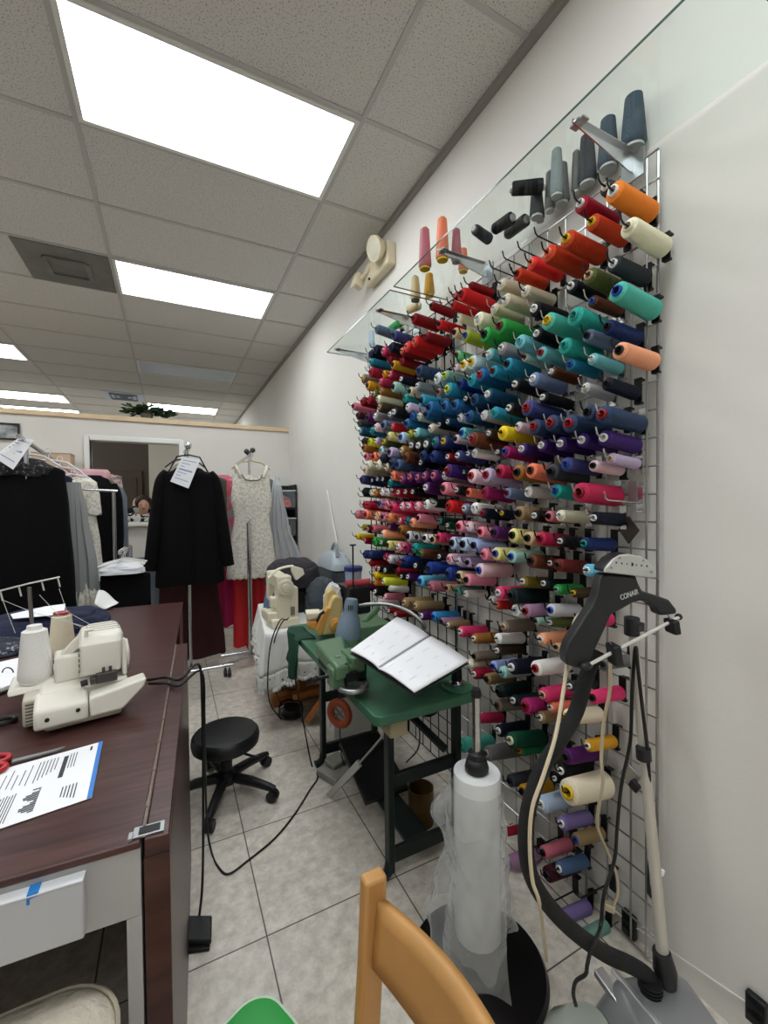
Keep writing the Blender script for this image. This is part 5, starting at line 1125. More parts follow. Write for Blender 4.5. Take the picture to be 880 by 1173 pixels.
# ------------------------------------------------------------------ garment racks and clothes
def fabric(name, rgb, **k): return mat(name, rgb, k.pop('rough', .92), bump=k.pop('bump', .25), bscale=k.pop('bscale', 25), **k)
def garment_mb(cx, cy, levels, yaw=0, folds=7, amp=.012, seed=1, n=64, sub=5, taper=1.0):
    """hanging cloth: closed rings at (z, half width, half depth[, x shift]) with folds growing downwards"""
    rr_ = random.Random(seed); ph = [rr_.uniform(0, 6.28) for _ in range(4)]
    L = []
    for i in range(len(levels)-1):
        for k in range(sub):
            t = k/sub; t2 = t*t*(3-2*t); a, b_ = levels[i], levels[i+1]
            L.append([a[j]+(b_[j]-a[j])*(t if j == 0 else t2) for j in range(3)]+[(a[3] if len(a) > 3 else 0)*(1-t)+(b_[3] if len(b_) > 3 else 0)*t])
    L.append(list(levels[-1][:3])+[levels[-1][3] if len(levels[-1]) > 3 else 0])
    ztop, zbot = L[0][0], L[-1][0]; V = []; F = []; c, s = math.cos(yaw), math.sin(yaw)
    for z, hw, hd, sx in L:
        p = (ztop-z)/(ztop-zbot)
        for j in range(n):
            a = 2*PI*j/n
            ca, sa = math.cos(a), math.sin(a)
            x = hw*math.copysign(abs(ca)**.75, ca); y = hd*math.copysign(abs(sa)**.8, sa)
            f = amp*(p**.8)*(math.sin(folds*x/max(.05, hw)*1.7+ph[0]+.6*p)+.5*math.sin(folds*1.9*x/max(.05, hw)+ph[1]-p))*(1 if sa >= 0 else 1)
            y += f*abs(sa)**.5; x += .3*f
            x += sx
            V.append(Vector((cx+x*c-y*s, cy+x*s+y*c, z+(0 if z > zbot else .008*math.sin(folds*a+ph[2])))))
    for i in range(len(L)-1):
        for j in range(n):
            j2 = (j+1) % n; F.append((i*n+j, i*n+j2, (i+1)*n+j2, (i+1)*n+j))
    F.append(tuple(range(n)))
    F.append(tuple((len(L)-1)*n+j for j in reversed(range(n))))
    return MB().add(V, F)
def sleeve_mb(pts, rs, flat=.6): return MB().tube(spline(pts, 6), [r for i in range(len(rs)-1) for r in [rs[i]+(rs[i+1]-rs[i])*k/6 for k in range(6)]]+[rs[-1]], 14, flat=flat)
def hanger(x, y, z, yaw, m_, label, hw=.19, cat='hanger', drop=.075, group=None):
    e = thing('clothes_hanger', label, cat, (x, y, z-.13), group=group)
    c, s = math.cos(yaw), math.sin(yaw); P = lambda a, h: (x+a*c, y+a*s, z+h)
    obj('hook', MB().tube([P(-.018, -.012), P(-.016, .006), P(-.004, .016), P(.010, .012), P(.016, 0), P(.010, -.016), P(0, -.03), P(0, -.06)], .0028, 6), CHROME if m_ is not WHITEP else WHITEP, e, world=True)
    obj('shoulder_bar', MB().tube([P(-hw, -.06-drop), P(-hw*.55, -.075), P(0, -.058), P(hw*.55, -.075), P(hw, -.06-drop)], .006, 8), m_, e, world=True)
    return e
def pipe(pts, r=.0125): return MB().tube(pts, r, 12)
def rack(label, loc, parts, casters, group='chrome garment racks'):
    e = thing('garment_rack', label, 'clothes rack', loc, group=group)
    for nm, g in parts: obj(nm, g, CHROME, e, world=True)
    for c_ in casters:
        c_ = Vector(c_); g = MB(); g.tube([c_+Vector((-.012, 0, .03)), c_+Vector((.012, 0, .03))], .03, 16); g.tube([c_+Vector((0, 0, .03)), c_+Vector((0, 0, .075))], .008, 8); obj('caster', g, BLACKP, e, world=True)
    return e
# --- rack with the black coat
RX = .125
rack('chrome garment rack whose front knob shows above the black coat', (RX, 4.2, 0), [
 ('post', pipe([(RX, 3.83, .09), (RX, 3.83, 1.88)])), ('post', pipe([(RX, 4.85, .09), (RX, 4.85, 1.88)])),
 ('rail', pipe([(RX, 3.60, 1.885), (RX, 4.92, 1.885)])), ('base_bar', pipe([(-.22, 3.74, .085), (.44, 3.74, .085)])), ('base_bar', pipe([(-.22, 4.85, .085), (.44, 4.85, .085)])), ('side_bar', pipe([(RX, 3.74, .11), (RX, 4.85, .11)])),
 ('end_knob', MB().ball((RX-.0, 3.585, 1.885), .026))], [(.41, 3.70, 0), (-.19, 3.70, 0), (.41, 4.89, 0), (-.19, 4.89, 0)])
BLK = fabric('black_wool', (9, 9, 11), spec=.2); BLK2 = fabric('black_crepe', (7, 7, 9), spec=.2)
CYY = 3.70
e = thing('coat', 'long black jacket with paper tag hanging at the front of the middle rack', 'coat', (.13, CYY, .8))
obj('body', garment_mb(.13, CYY, [(1.735, .05, .03), (1.715, .10, .05), (1.66, .19, .07), (1.5, .215, .08), (1.2, .22, .085), (.80, .255, .09)], 0, 4, .010, 3), BLK, e, world=True)
for s_ in (-1, 1):
    obj('sleeve', sleeve_mb([(.13+s_*.155, CYY, 1.69), (.13+s_*.20, CYY-.005, 1.59), (.13+s_*.245, CYY-.012, 1.25), (.13+s_*.285, CYY-.02, .93)], [.036, .052, .056, .052], .85), BLK, e, world=True)
obj('collar', MB().tube([(.065, CYY-.035, 1.67), (.085, CYY-.055, 1.73), (.13, CYY, 1.765), (.175, CYY-.055, 1.73), (.195, CYY-.035, 1.67)], .018, 8, flat=.5), BLK2, e, world=True)
obj('front_edge', MB().tube([(.135, CYY-.085, 1.63), (.14, CYY-.097, 1.2), (.145, CYY-.102, .82)], .006, 6), BLK2, e, world=True)
hanger(.13, CYY, 1.885, 0, BLACKP, 'black hanger inside the long black jacket', .15, drop=.15)
tq = [at(209, 523, y=3.585), at(229.5, 526.6, y=3.575), at(216, 559.5, y=3.575), at(195, 551.5, y=3.585)]
def tag_thing(tq, label, nlines=7):
    e = thing('paper_tag', label, 'tag', tq[3], group=None)
    nv = (tq[1]-tq[0]).cross(tq[3]-tq[0]).normalized(); nv = nv if nv.y < 0 else -nv
    obj('sheet', MB().prism(tq, -nv*.0012), PAPER, e, world=True)
    g = MB(); f = lambda u, v: (tq[0]*(1-u)+tq[1]*u)*(1-v)+(tq[3]*(1-u)+tq[2]*u)*v+nv*.0008
    for i in range(nlines):
        v = .12+.8*i/nlines; g.bar(f(.12, v), f(.85-.25*(i % 3), v), .005 if i != nlines//2 else .012, .0006, nv)
    obj('writing', g, mat('tag_ink', (150, 158, 200), .8), e, world=True)
    return e
tag_thing(tq, 'white paper tag pinned to the collar of the long black jacket')
# more clothes on that rack, behind
BURG = fabric('burgundy_cloth', (52, 14, 20)); OLV = fabric('olive_cloth', (74, 76, 64)); MAG = fabric('magenta_cloth', (168, 30, 84)); JEAN = fabric('jean_cloth', (108, 116, 128))
def cloth(name, label, cat, mb, m_, group=None): return tag(obj(name, mb, m_), label, cat, group)
cloth('dress', 'long dark burgundy dress hanging behind the black jacket', 'dress', garment_mb(.12, 4.02, [(1.74, .05, .03), (1.68, .17, .05), (1.3, .16, .06), (.8, .24, .07), (.12, .30, .085)], 0, 6, .014, 8), BURG)
cloth('trousers', 'faded grey jeans hanging left behind the black jacket', 'trousers', garment_mb(-.19, 4.01, [(1.0, .11, .03), (.8, .12, .045), (.45, .11, .05)], 0, 3, .008, 9), JEAN)
cloth('dress', 'olive grey dress hanging right behind the black jacket', 'dress', garment_mb(.28, 4.22, [(1.72, .05, .03), (1.66, .19, .05), (1.3, .19, .055), (.75, .22, .06)], 0, 5, .012, 10), OLV)
cloth('skirt', 'magenta skirt showing below the black jacket hem', 'skirt', garment_mb(.42, 4.21, [(1.0, .10, .03), (.75, .12, .04), (.30, .13, .045)], 0, 5, .014, 11), MAG)
cloth('blouse', 'pink and grey floral blouse between the black jacket and the lace dress', 'blouse', garment_mb(.46, 4.40, [(1.72, .05, .03), (1.66, .17, .05), (1.2, .15, .05), (1.0, .16, .055)], 0, 5, .01, 12), patterned('floral_print', (150, 148, 152), (206, 84, 104), 16, .42, .55))
for i, (y_, hc, lb) in enumerate(((4.02, BLACKP, 'black hanger of the burgundy dress on the middle rack'), (4.22, WHITEP, 'white hanger of the olive dress on the middle rack'))):
    hanger((.12, .28)[i] if i == 0 else RX+.02, y_, 1.885, 0, hc, lb, .16)
# --- rack with the white lace dress
DX = .645
rack('chrome garment rack holding the white lace dress, thick post in front', (DX, 4.3, 0), [
 ('post', pipe([(.608, 3.86, .09), (.608, 3.86, 1.27)], .019)), ('upper_post', pipe([(.608, 3.86, 1.27), (.64, 3.97, 1.30), (.64, 4.0, 1.87)], .010)), ('post', pipe([(DX, 4.9, .09), (DX, 4.9, 1.87)])),
 ('rail', pipe([(DX, 3.96, 1.875), (DX, 4.95, 1.875)])), ('base_bar', pipe([(.36, 3.86, .13), (.92, 3.86, .13)])), ('base_bar', pipe([(.36, 3.74, .09), (.608, 3.86, .09), (.92, 3.74, .09)])), ('base_bar', pipe([(.36, 4.9, .085), (.94, 4.9, .085)])), ('side_bar', pipe([(.608, 3.88, .11), (DX, 4.9, .11)]))],
 [(.38, 3.72, 0), (.90, 3.72, 0), (.38, 4.9, 0), (.92, 4.9, 0)])
for i, y_ in enumerate((3.955, 4.0, 4.06)):
    tag(obj('hanger_ball', MB().ball((DX+(-.03, .03, .0)[i], y_, 1.905+.02*(i == 1)), .024), mat('patterned_ball', (60, 56, 52), .5)), ('dark round rail end cap left above the lace dress', 'dark round rail end cap right above the lace dress', 'rear dark round rail cap above the lace dress')[i], 'knob')
LACE = patterned('white_lace', (228, 224, 213), (198, 193, 180), 48, .38, .56, .9, 'noise', .5, 4)
e = thing('dress', 'sleeveless white lace dress hanging in front of the red gown', 'dress', (.66, 4.0, .8))
b_ = garment_mb(.66, 4.0, [(1.70, .165, .03), (1.62, .165, .055), (1.48, .18, .065), (1.30, .155, .06), (1.1, .185, .075), (.80, .225, .095)], 0, 6, .012, 21)
obj('body', b_, LACE, e, world=True)
for s_ in (-1, 1): obj('strap', MB().tube(spline([(.66+s_*.10, 3.965, 1.67), (.66+s_*.125, 3.975, 1.735), (.66+s_*.13, 4.0, 1.755), (.66+s_*.125, 4.02, 1.70)], 5), .038, 10, flat=.35), LACE, e, world=True)
obj('neckline', MB().tube(spline([(.57, 3.955, 1.70), (.60, 3.945, 1.655), (.66, 3.94, 1.645), (.72, 3.945, 1.655), (.75, 3.955, 1.70)], 5), .006, 6), fabric('lace_lining', (120, 116, 104)), e, world=True)
obj('hem', MB().surf(lambda u, v: Vector((.66+.228*math.cos(2*PI*u), 4.0+.10*math.sin(2*PI*u), .805-.03*v-.014*abs(math.sin(22*PI*u))*v)), 132, 4, True), LACE, e, world=True, solid=.003)
e2 = hanger(.66, 4.0, 1.885, 0, mat('hanger_wood', (196, 170, 120), .45), 'wooden hanger holding the white lace dress', .17)
RED = fabric('red_satin', (196, 30, 36), rough=.5)
e = thing('dress', 'bright red gown split in two panels below the white lace dress', 'dress', (.66, 4.16, .1))
obj('panel', garment_mb(.575, 4.16, [(1.1, .05, .03), (.8, .065, .04), (.10, .075, .05)], 0, 4, .010, 30), RED, e, world=True); obj('panel', garment_mb(.735, 4.16, [(1.1, .05, .03), (.8, .075, .04), (.04, .09, .055)], 0, 4, .012, 31), RED, e, world=True)
TUL = mat('white_tulle', (214, 218, 222), .9, alpha=.55)
cloth('veil', 'sheer white tulle hanging right of the lace dress', 'veil', garment_mb(.95, 4.3, [(1.70, .03, .02), (1.55, .06, .04), (1.2, .12, .05), (.86, .19, .06, .06)], 0, 9, .02, 33), TUL)
cloth('dress', 'grey green dress edge showing right behind the lace dress', 'dress', garment_mb(.80, 4.32, [(1.72, .05, .03), (1.66, .13, .05), (1.2, .12, .05), (.82, .13, .055)], 0, 5, .01, 34), fabric('grey_green_cloth', (92, 104, 102)))
# --- long rack at the left
ra, rb_ = Vector((-.715, 2.88, 1.80)), Vector((-.80, 5.0, 1.715))
rack('long chrome garment rack with tilted rail at the left', (-.76, 3.8, 0), [
 ('rail', pipe([ra, rb_])), ('post', pipe([(-.72, 3.02, .1), (-.72, 3.02, 1.79)])), ('post', pipe([(-.795, 4.62, .1), (-.787, 4.62, 1.725)])), ('base_bar', pipe([(-1.0, 3.02, .09), (-.45, 3.02, .09)])), ('base_bar', pipe([(-1.05, 4.62, .09), (-.52, 4.62, .09)]))],
 [(-.98, 3.02, 0), (-.47, 3.02, 0), (-1.03, 4.62, 0), (-.54, 4.62, 0)])
e = thing('coat', 'black coat with sparkly fur shoulders nearest on the left rack', 'coat', (-.80, 3.08, .5))
obj('body', garment_mb(-.80, 3.08, [(1.71, .06, .03), (1.69, .14, .05), (1.63, .245, .07), (1.4, .26, .085), (1.0, .28, .09), (.45, .30, .09)], 0, 4, .010, 41), BLK2, e, world=True)
obj('fur_collar', garment_mb(-.80, 3.08, [(1.715, .05, .035), (1.69, .15, .065), (1.64, .215, .085), (1.60, .20, .088)], 0, 9, .010, 42), patterned('black_fur', (18, 18, 20), (108, 108, 112), 60, .33, .44, .8, 'noise', .8, 5), e, world=True)
hanger(-.75, 3.08, 1.79, 0, WHITEP, 'white hanger of the sparkly black coat on the left rack', .18)
e = thing('gown', 'grey and white tulle gown beside the black coat on the left rack', 'dress', (-.60, 3.34, .5))
obj('skirt', garment_mb(-.56, 3.34, [(1.58, .04, .03), (1.4, .07, .05), (1.0, .12, .06), (.5, .17, .08)], 0, 9, .018, 43), fabric('grey_tulle', (150, 152, 152), alpha=.85), e, world=True)
obj('lace_trim', garment_mb(-.505, 3.33, [(.98, .03, .03), (.8, .085, .07), (.5, .10, .09)], 0, 9, .02, 44), LACE, e, world=True)
NVY = fabric('navy_crepe', (20, 24, 44))
cloth('garment', 'dark navy garment between the grey gown and the left lace dress', 'garment', garment_mb(-.81, 3.72, [(1.68, .05, .03), (1.63, .18, .05), (1.3, .175, .06), (1.0, .18, .06)], 0, 4, .01, 45), NVY)
e = thing('dress', 'white guipure lace dress with cream lining on the left rack', 'dress', (-.64, 4.2, .5))
obj('bodice', garment_mb(-.635, 4.2, [(1.66, .05, .03), (1.62, .09, .05), (1.5, .11, .06), (1.36, .12, .065)], 0, 6, .012, 46), LACE, e, world=True)
obj('skirt', garment_mb(-.63, 4.2, [(1.37, .075, .05), (1.1, .10, .06), (.8, .12, .07), (.5, .13, .08)], 0, 7, .016, 47), LACE, e, world=True)
obj('lining', garment_mb(-.665, 4.135, [(1.60, .03, .015), (1.52, .05, .02), (1.42, .03, .015)], 0, 3, .004, 48), fabric('cream_lining', (226, 216, 180)), e, world=True)
e = thing('coat', 'black jacket with dark sleeve hanging far on the left rack', 'coat', (-.6, 4.5, .7))
obj('body', garment_mb(-.60, 4.5, [(1.70, .05, .03), (1.66, .11, .05), (1.58, .16, .07), (1.3, .165, .08), (.62, .17, .08)], 0, 4, .010, 49), BLK, e, world=True)
obj('sleeve', sleeve_mb([(-.47, 4.5, 1.62), (-.44, 4.49, 1.5), (-.43, 4.48, 1.2), (-.435, 4.47, 1.0)], [.05, .06, .058, .052], .8), BLK, e, world=True)
cloth('garment', 'grey washed garment edge right of the far black jacket', 'garment', garment_mb(-.43, 4.68, [(1.60, .03, .03), (1.5, .06, .04), (1.2, .065, .05), (.9, .07, .05)], 0, 5, .01, 50), JEAN)
cloth('blouse', 'pale pink blouse folded over the far end of the left rack', 'blouse', garment_mb(-.74, 4.86, [(1.78, .20, .05), (1.75, .22, .06), (1.66, .21, .06)], .1, 6, .01, 51), fabric('pink_cloth', (214, 168, 174)))
cloth('blouse', 'brown patterned blouse beside the pale pink one on the far rack end', 'blouse', garment_mb(-.56, 4.92, [(1.74, .05, .03), (1.72, .13, .05), (1.60, .14, .05)], 0, 6, .01, 52), patterned('brown_print', (130, 112, 104), (196, 176, 168), 30, .42, .56))
for i, (y_, lb) in enumerate(((3.34, 'white hanger of the grey tulle gown'), (3.72, 'white hanger of the dark navy garment'), (4.2, 'white hanger of the guipure lace dress'), (4.5, 'white hanger of the far black jacket'))):
    t_ = (y_-2.88)/2.12; rp = ra*(1-t_)+rb_*t_; hanger(rp.x+.05, y_, rp.z, 0, WHITEP, lb, .17, group=None)
tag_thing([at(22, 501, y=2.96), at(39, 504, y=2.95), at(15, 538, y=2.94), at(-8, 523, y=2.95)], 'white order sheet pinned to the sparkly black coat')
# short end rack in front of the lace dress
xa, xb = -.70, -.40
rack('low chrome rack end with a short top bar before the left lace dress', (-.55, 4.02, 0), [
 ('top_bar', pipe([(xa-.03, 3.93, 1.565), (xb+.02, 3.97, 1.545)], .011)), ('post', pipe([(xa+.01, 3.94, .09), (xa+.01, 3.94, 1.555)], .012)), ('post', pipe([(xb-.005, 3.97, .09), (xb-.005, 3.97, 1.54)], .012)), ('base_bar', pipe([(xa-.05, 3.94, .085), (xb+.05, 3.97, .085)]))],
 [(xa-.03, 3.94, 0), (xb+.03, 3.97, 0)])
# low rack of trousers on white hangers
rack('low chrome rack carrying black trousers on white hangers', (-.28, 3.3, 0), [
 ('rail', pipe([(-.29, 3.10, 1.13), (-.27, 3.62, 1.13)], .010)), ('post', pipe([(-.27, 3.60, .09), (-.27, 3.60, 1.13)], .010)), ('base_bar', pipe([(-.45, 3.60, .08), (-.1, 3.60, .08)], .010))], [(-.43, 3.6, 0), (-.12, 3.6, 0)])
cloth('trousers', 'black trousers folded over a hanger on the low rack', 'trousers', garment_mb(-.27, 3.2, [(.985, .135, .012), (.97, .14, .03), (.8, .14, .035), (.30, .145, .04)], 0, 3, .006, 60), BLK2)
cloth('shirt', 'white shirt bundle on top of the black trousers on the low rack', 'shirt', heap(-.42, -.16, 3.12, 3.30, .07, 61, .992, 0, 6), fabric('shirt_white', (220, 222, 226), bump=.5))
cloth('garment', 'teal folded cloth peeping left under the white shirt bundle', 'garment', garment_mb(-.36, 3.40, [(.92, .10, .015), (.90, .105, .03), (.80, .11, .035)], 0, 4, .006, 62), fabric('teal_cloth', (36, 84, 88)))
for i, (x_, y_) in enumerate(((-.29, 3.2), (-.288, 3.27), (-.285, 3.36))): hanger(x_, y_, 1.13, .15, WHITEP, ('front white hanger on the low rack', 'middle white hanger on the low rack', 'rear white hanger on the low rack')[i], .13, drop=.03)
# shelf with boxes, picture, plant
OAKL = mat('pale_board', (200, 184, 160), .6)
e = thing('shelf_unit', 'pale shelf unit behind the left rack with a cardboard box on it', 'shelf', (-1.12, 5.08, 0))
for z_ in (.1, .8, 1.5, 1.745): obj('shelf', MB().bx(-1.50, -.76, 4.98, 5.25, z_, z_+.02), OAKL, e, world=True)
for x_ in (-1.52, -.76): obj('side', MB().bx(x_, x_+.02, 4.98, 5.25, 0, 1.765), OAKL, e, world=True)
CARD = mat('cardboard', (196, 170, 146), .85, var=.05)
for i, (x0, x1, h_) in enumerate(((-1.16, -.86, .17), (-1.49, -1.22, .15))):
    e = thing('cardboard_box', ('tan cardboard box on the shelf behind the left rack rail', 'tan cardboard box below the framed picture')[i], 'box', ((x0+x1)/2, 5.12, 1.766)); obj('box', MB().bx(x0, x1, 5.02, 5.22, 1.766, 1.766+h_), CARD, e, world=True, bevel=.004); obj('lid', MB().bx(x0-.005, x1+.005, 5.015, 5.225, 1.766+h_, 1.772+h_), CARD, e, world=True)
e = thing('framed_picture', 'black framed grey picture on the partition at the left edge', 'picture', (-1.48, BY-.012, 2.09))
obj('frame', MB().bx(-1.66, -1.645, BY-.025, BY-.001, 2.075, 2.235).bx(-1.315, -1.30, BY-.025, BY-.001, 2.075, 2.235).bx(-1.645, -1.315, BY-.025, BY-.001, 2.22, 2.235).bx(-1.645, -1.315, BY-.025, BY-.001, 2.075, 2.09), BLACKP, e, world=True)
obj('print', MB().bx(-1.645, -1.315, BY-.012, BY-.001, 2.09, 2.22), patterned('grey_print', (180, 182, 184), (110, 116, 116), 9, .4, .6), e, world=True)
e = thing('potted_plant', 'leafy green plant sitting on top of the partition cap', 'plant', (-.22, BY+.05, PH+.05))
obj('pot', MB().lathe([(.05, 0), (.065, .05), (.068, .055), (.06, .055), (.055, .05)], Matrix.Translation((-.22, BY+.05, PH+.05)), 18), mat('pot_grey', (110, 104, 96), .6), e, world=True)
lf_ = MB(); rl = random.Random(5)
for i in range(130):
    a = rl.uniform(0, 2*PI); r_ = rl.uniform(.02, .23)*(1 if rl.random() < .8 else .8); h_ = .03+rl.uniform(.01, .11)*(1-.3*r_/.23)
    c_ = Vector((-.22+r_*math.cos(a), BY+.05+.3*r_*math.sin(a), PH+.055+h_)); d_ = Vector((math.cos(a), math.sin(a)*.4, rl.uniform(-.3, .5))).normalized(); s_ = d_.cross(Vector((rl.uniform(-.4, .4), rl.uniform(-1, -.2), 1))).normalized()
    L_ = rl.uniform(.06, .095); w_ = L_*.46; up_ = d_.cross(s_)
    lf_.add([c_, c_+d_*L_*.35+s_*w_, c_+d_*L_*.8+s_*w_*.6, c_+d_*L_, c_+d_*L_*.8-s_*w_*.6, c_+d_*L_*.35-s_*w_, c_+d_*L_*.5+up_*.004], [(0, 1, 6), (1, 2, 6), (2, 3, 6), (3, 4, 6), (4, 5, 6), (5, 0, 6)])
    if i % 4 == 0: lf_.tube([(-.22, BY+.05, PH+.10), c_*.5+Vector((-.22, BY+.05, PH+.15))*.5, c_], .0025, 5)
obj('leaves', lf_, mat('leaf_green', (36, 62, 34), .5, var=.3, vscale=12), e, world=True)
# tower of clear drawers in the corner
e = thing('drawer_tower', 'black framed tower of clear bins in the corner by the thread wall', 'storage', (1.19, 5.06, 0))
tf = MB(); tf.bx(1.03, 1.045, 4.90, 5.24, 0, 1.66); tf.bx(1.30, 1.318, 4.90, 5.24, 0, 1.66); tf.bx(1.03, 1.318, 5.225, 5.24, 0, 1.66)
obj('frame', tf, BLACKP, e, world=True)
CLR = mat('clear_bin', (206, 214, 218), .15, alpha=.2, coat=.3)
cts = [('coral_bits', (206, 92, 84)), ('beige_bits', (186, 168, 140)), ('red_bits', (188, 40, 40)), ('grey_bits', (130, 132, 136)), ('white_bits', (210, 208, 202))]
for i in range(5):
    z0 = .10+.32*i
    b_ = obj('bin', MB().prism([(1.052, 4.86, z0+.01), (1.293, 4.86, z0+.01), (1.297, 4.86, z0+.20), (1.048, 4.86, z0+.20)], (0, .34, 0)), CLR, e, world=True, bevel=.01)
    obj('bin_rim', MB().bx(1.046, 1.299, 4.85, 5.21, z0+.201, z0+.213), mat('bin_rim', (206, 212, 216), .3), b_, world=True)
    obj('contents', heap(1.075, 1.275, 4.89, 5.16, .13, 70+i, z0+.02, 0, 8), mat(cts[4-i][0], cts[4-i][1], .8, var=.5, vscale=25), b_, world=True)
    obj('shelf', MB().bx(1.045, 1.30, 4.90, 5.225, z0-.012, z0+.002), BLACKP, e, world=True)
# ------------------------------------------------------------------ small table with white cloth and the white machine
WOOD = mat('honey_wood', (168, 104, 48), .42, var=.12, vscale=7)
MZ = .625; tx0, tx1, ty0, ty1 = .52, 1.12, 2.66, 3.50
e = thing('trestle_table', 'wooden trestle table under a white lace edged cloth', 'table', ((tx0+tx1)/2, (ty0+ty1)/2, 0))
LX = lambda y: tx0+(y-ty0)*.13
obj('tabletop', MB().prism([(tx0, ty0, MZ-.03), (tx1, ty0, MZ-.03), (tx1, ty1, MZ-.03), (LX(ty1), ty1, MZ-.03)], (0, 0, .027)), WOOD, e, world=True, bevel=.004)
for y_ in (3.02, 3.40):
    lg = obj('leg', MB().bar((.82, y_, .05), (.82, y_, MZ-.03), .05, .12, (0, 1, 0)), WOOD, e, world=True, bevel=.006); 
    obj('foot', MB().bar((.60, y_-.02, .05), (1.05, y_-.02, .05), .05, .09), WOOD, lg, world=True, bevel=.02, bseg=3)
q0, q1 = at(335, 790, y=2.72), at(366, 790, y=2.62)
obj('foot_rest', MB().bar((q0.x, 2.72, .17), (.98, 2.72, .17), .03, .045), WOOD, e, world=True, bevel=.02, bseg=3)
obj('brace', MB().bar(at(352, 826, z=.03), at(372, 795, y=2.60), .05, .03), WOOD, e, world=True, bevel=.004)
CLW = fabric('cloth_white', (226, 226, 222), bump=.2)
e = thing('tablecloth', 'white cloth with crocheted lace edge over the trestle table', 'tablecloth', ((tx0+tx1)/2, (ty0+ty1)/2, MZ))
def skirt(u, v, z0, z1, flare):
    # runs along the left side then the near side then the right side
    t_ = u*3; o_ = flare*v
    if t_ < 1: y = ty1+(ty0-ty1)*t_; x = LX(y)-.012-o_; nx, ny = -1, 0
    elif t_ < 2: x, y = tx0+(tx1-tx0)*(t_-1), ty0-.012-o_; nx, ny = 0, -1
    else: x, y = tx1+.012+o_*.2, ty0+(ty1-ty0)*(t_-2); nx, ny = 1, 0
    if .97 < t_ < 1.03: x, y = tx0-.010-o_, ty0-.010-o_
    w_ = .018*v*math.sin(26*u*3+1.3)+.010*v*math.sin(47*u*3)
    return Vector((x+nx*w_, y+ny*w_, z0+(z1-z0)*v-(.05*v*max(0, 1-abs(t_-1.0)*4))))
obj('top_sheet', MB().prism([(tx0-.013, ty0-.012, MZ-.0025), (tx1+.012, ty0-.012, MZ-.0025), (tx1+.012, ty1, MZ-.0025), (LX(ty1)-.013, ty1, MZ-.0025)], (0, 0, .0025)), CLW, e, world=True)
obj('drape', MB().surf(lambda u, v: skirt(u, v, MZ, .42, .03), 150, 10), CLW, e, world=True, solid=.003)
LTR = patterned('crochet_lace', (226, 225, 218), (40, 38, 36), 34, .16, .24, .9, 'voronoi', .5)
obj('lace_edge', MB().surf(lambda u, v: skirt(u, 1.0, MZ, .42, .03)+Vector((0, 0, -.075*v-.02*v*abs(math.sin(66*u)))), 300, 6), LTR, e, world=True, solid=.004)
tg = MB()
for i in range(110):
    p_ = skirt((i+.5)/110, 1.0, MZ, .42, .03); tg.ball(p_+Vector((0, 0, -.085-.02*abs(math.sin(66*(i+.5)/110)))), .012, 6, (1, 1, 1.3))
tf_ = obj('fringe', tg, CLW, e, world=True); tf_['kind'] = 'stuff'
tag(obj('storage_box', MB().bx(.62, 1.0, 3.1, 3.6, 0.101, .36), BLACKP, bevel=.01), 'black box under the lace edged white cloth', 'box')
# white machine seen from its handwheel end
MW = mat('machine_ivory', (222, 214, 190), .4)
e = thing('white_sewing_machine', 'ivory household sewing machine seen from the handwheel end on the white cloth', 'sewing machine', (.68, 2.9, MZ))
my = 2.74
def W(X, Y, dy=0): return at(285+X/6.286, 610+Y/6.286, y=my+dy)
def fit(P, zmin=MZ+.002): return [Vector((p_.x, p_.y, max(p_.z, zmin))) for p_ in P]
b0, b1 = W(165, 600), W(360, 600)
obj('bed', MB().bx(b0.x, b1.x, my-.02, my+.36, MZ+.002, MZ+.06), MW, e, world=True, bevel=.01)
k0, k1 = W(205, 320), W(312, 520)
obj('column', MB().bx(k0.x, k1.x, my, my+.10, MZ+.055, k0.z), MW, e, world=True, bevel=.010, bseg=3)
obj('motor_housing', MB().bx(k1.x-.01, W(358, 400).x, my+.005, my+.11, MZ+.055, W(340, 395).z), MW, e, world=True, bevel=.008)
obj('arm', MB().bx(k0.x+.005, k1.x-.005, my+.09, my+.36, k0.z-.09, k0.z-.005), MW, e, world=True, bevel=.010)
obj('needle_head', MB().bx(k0.x, k1.x, my+.29, my+.37, MZ+.12, k0.z-.008), MW, e, world=True, bevel=.010)
obj('free_arm_tray', MB().bx(W(140, 460).x, k0.x+.01, my+.02, my+.16, MZ+.04, MZ+.10).bx(W(172, 400).x, k0.x+.006, my+.04, my+.12, MZ+.12, MZ+.19), MW, e, world=True, bevel=.008)
c_ = W(265, 397); hw = obj('handwheel', MB().lathe([(.052, 0), (.055, .006), (.053, .016), (.040, .02), (.036, .016), (.028, .018), (.026, .026), (.004, .027)], zmat(Vector((c_.x, my, c_.z)), Vector((c_.x, my-.03, c_.z))), 28), MW, e, world=True)
obj('socket', MB().bx(W(300, 500).x, W(330, 500).x, my-.006, my+.01, MZ+.075, MZ+.13), mat('socket_grey', (120, 116, 104), .5), e, world=True)
obj('carry_handle', MB().tube(spline([W(140, 330, .1), W(200, 272, .1), W(265, 248, .1), W(320, 240, .1)], 6), .016, 10, flat=.5).prism([W(312, 240, .06), W(392, 262, .06), W(402, 300, .06), W(345, 345, .06), W(318, 290, .06)], (0, .05, 0)), mat('machine_cover', (230, 224, 206), .4), e, world=True, bevel=.004)
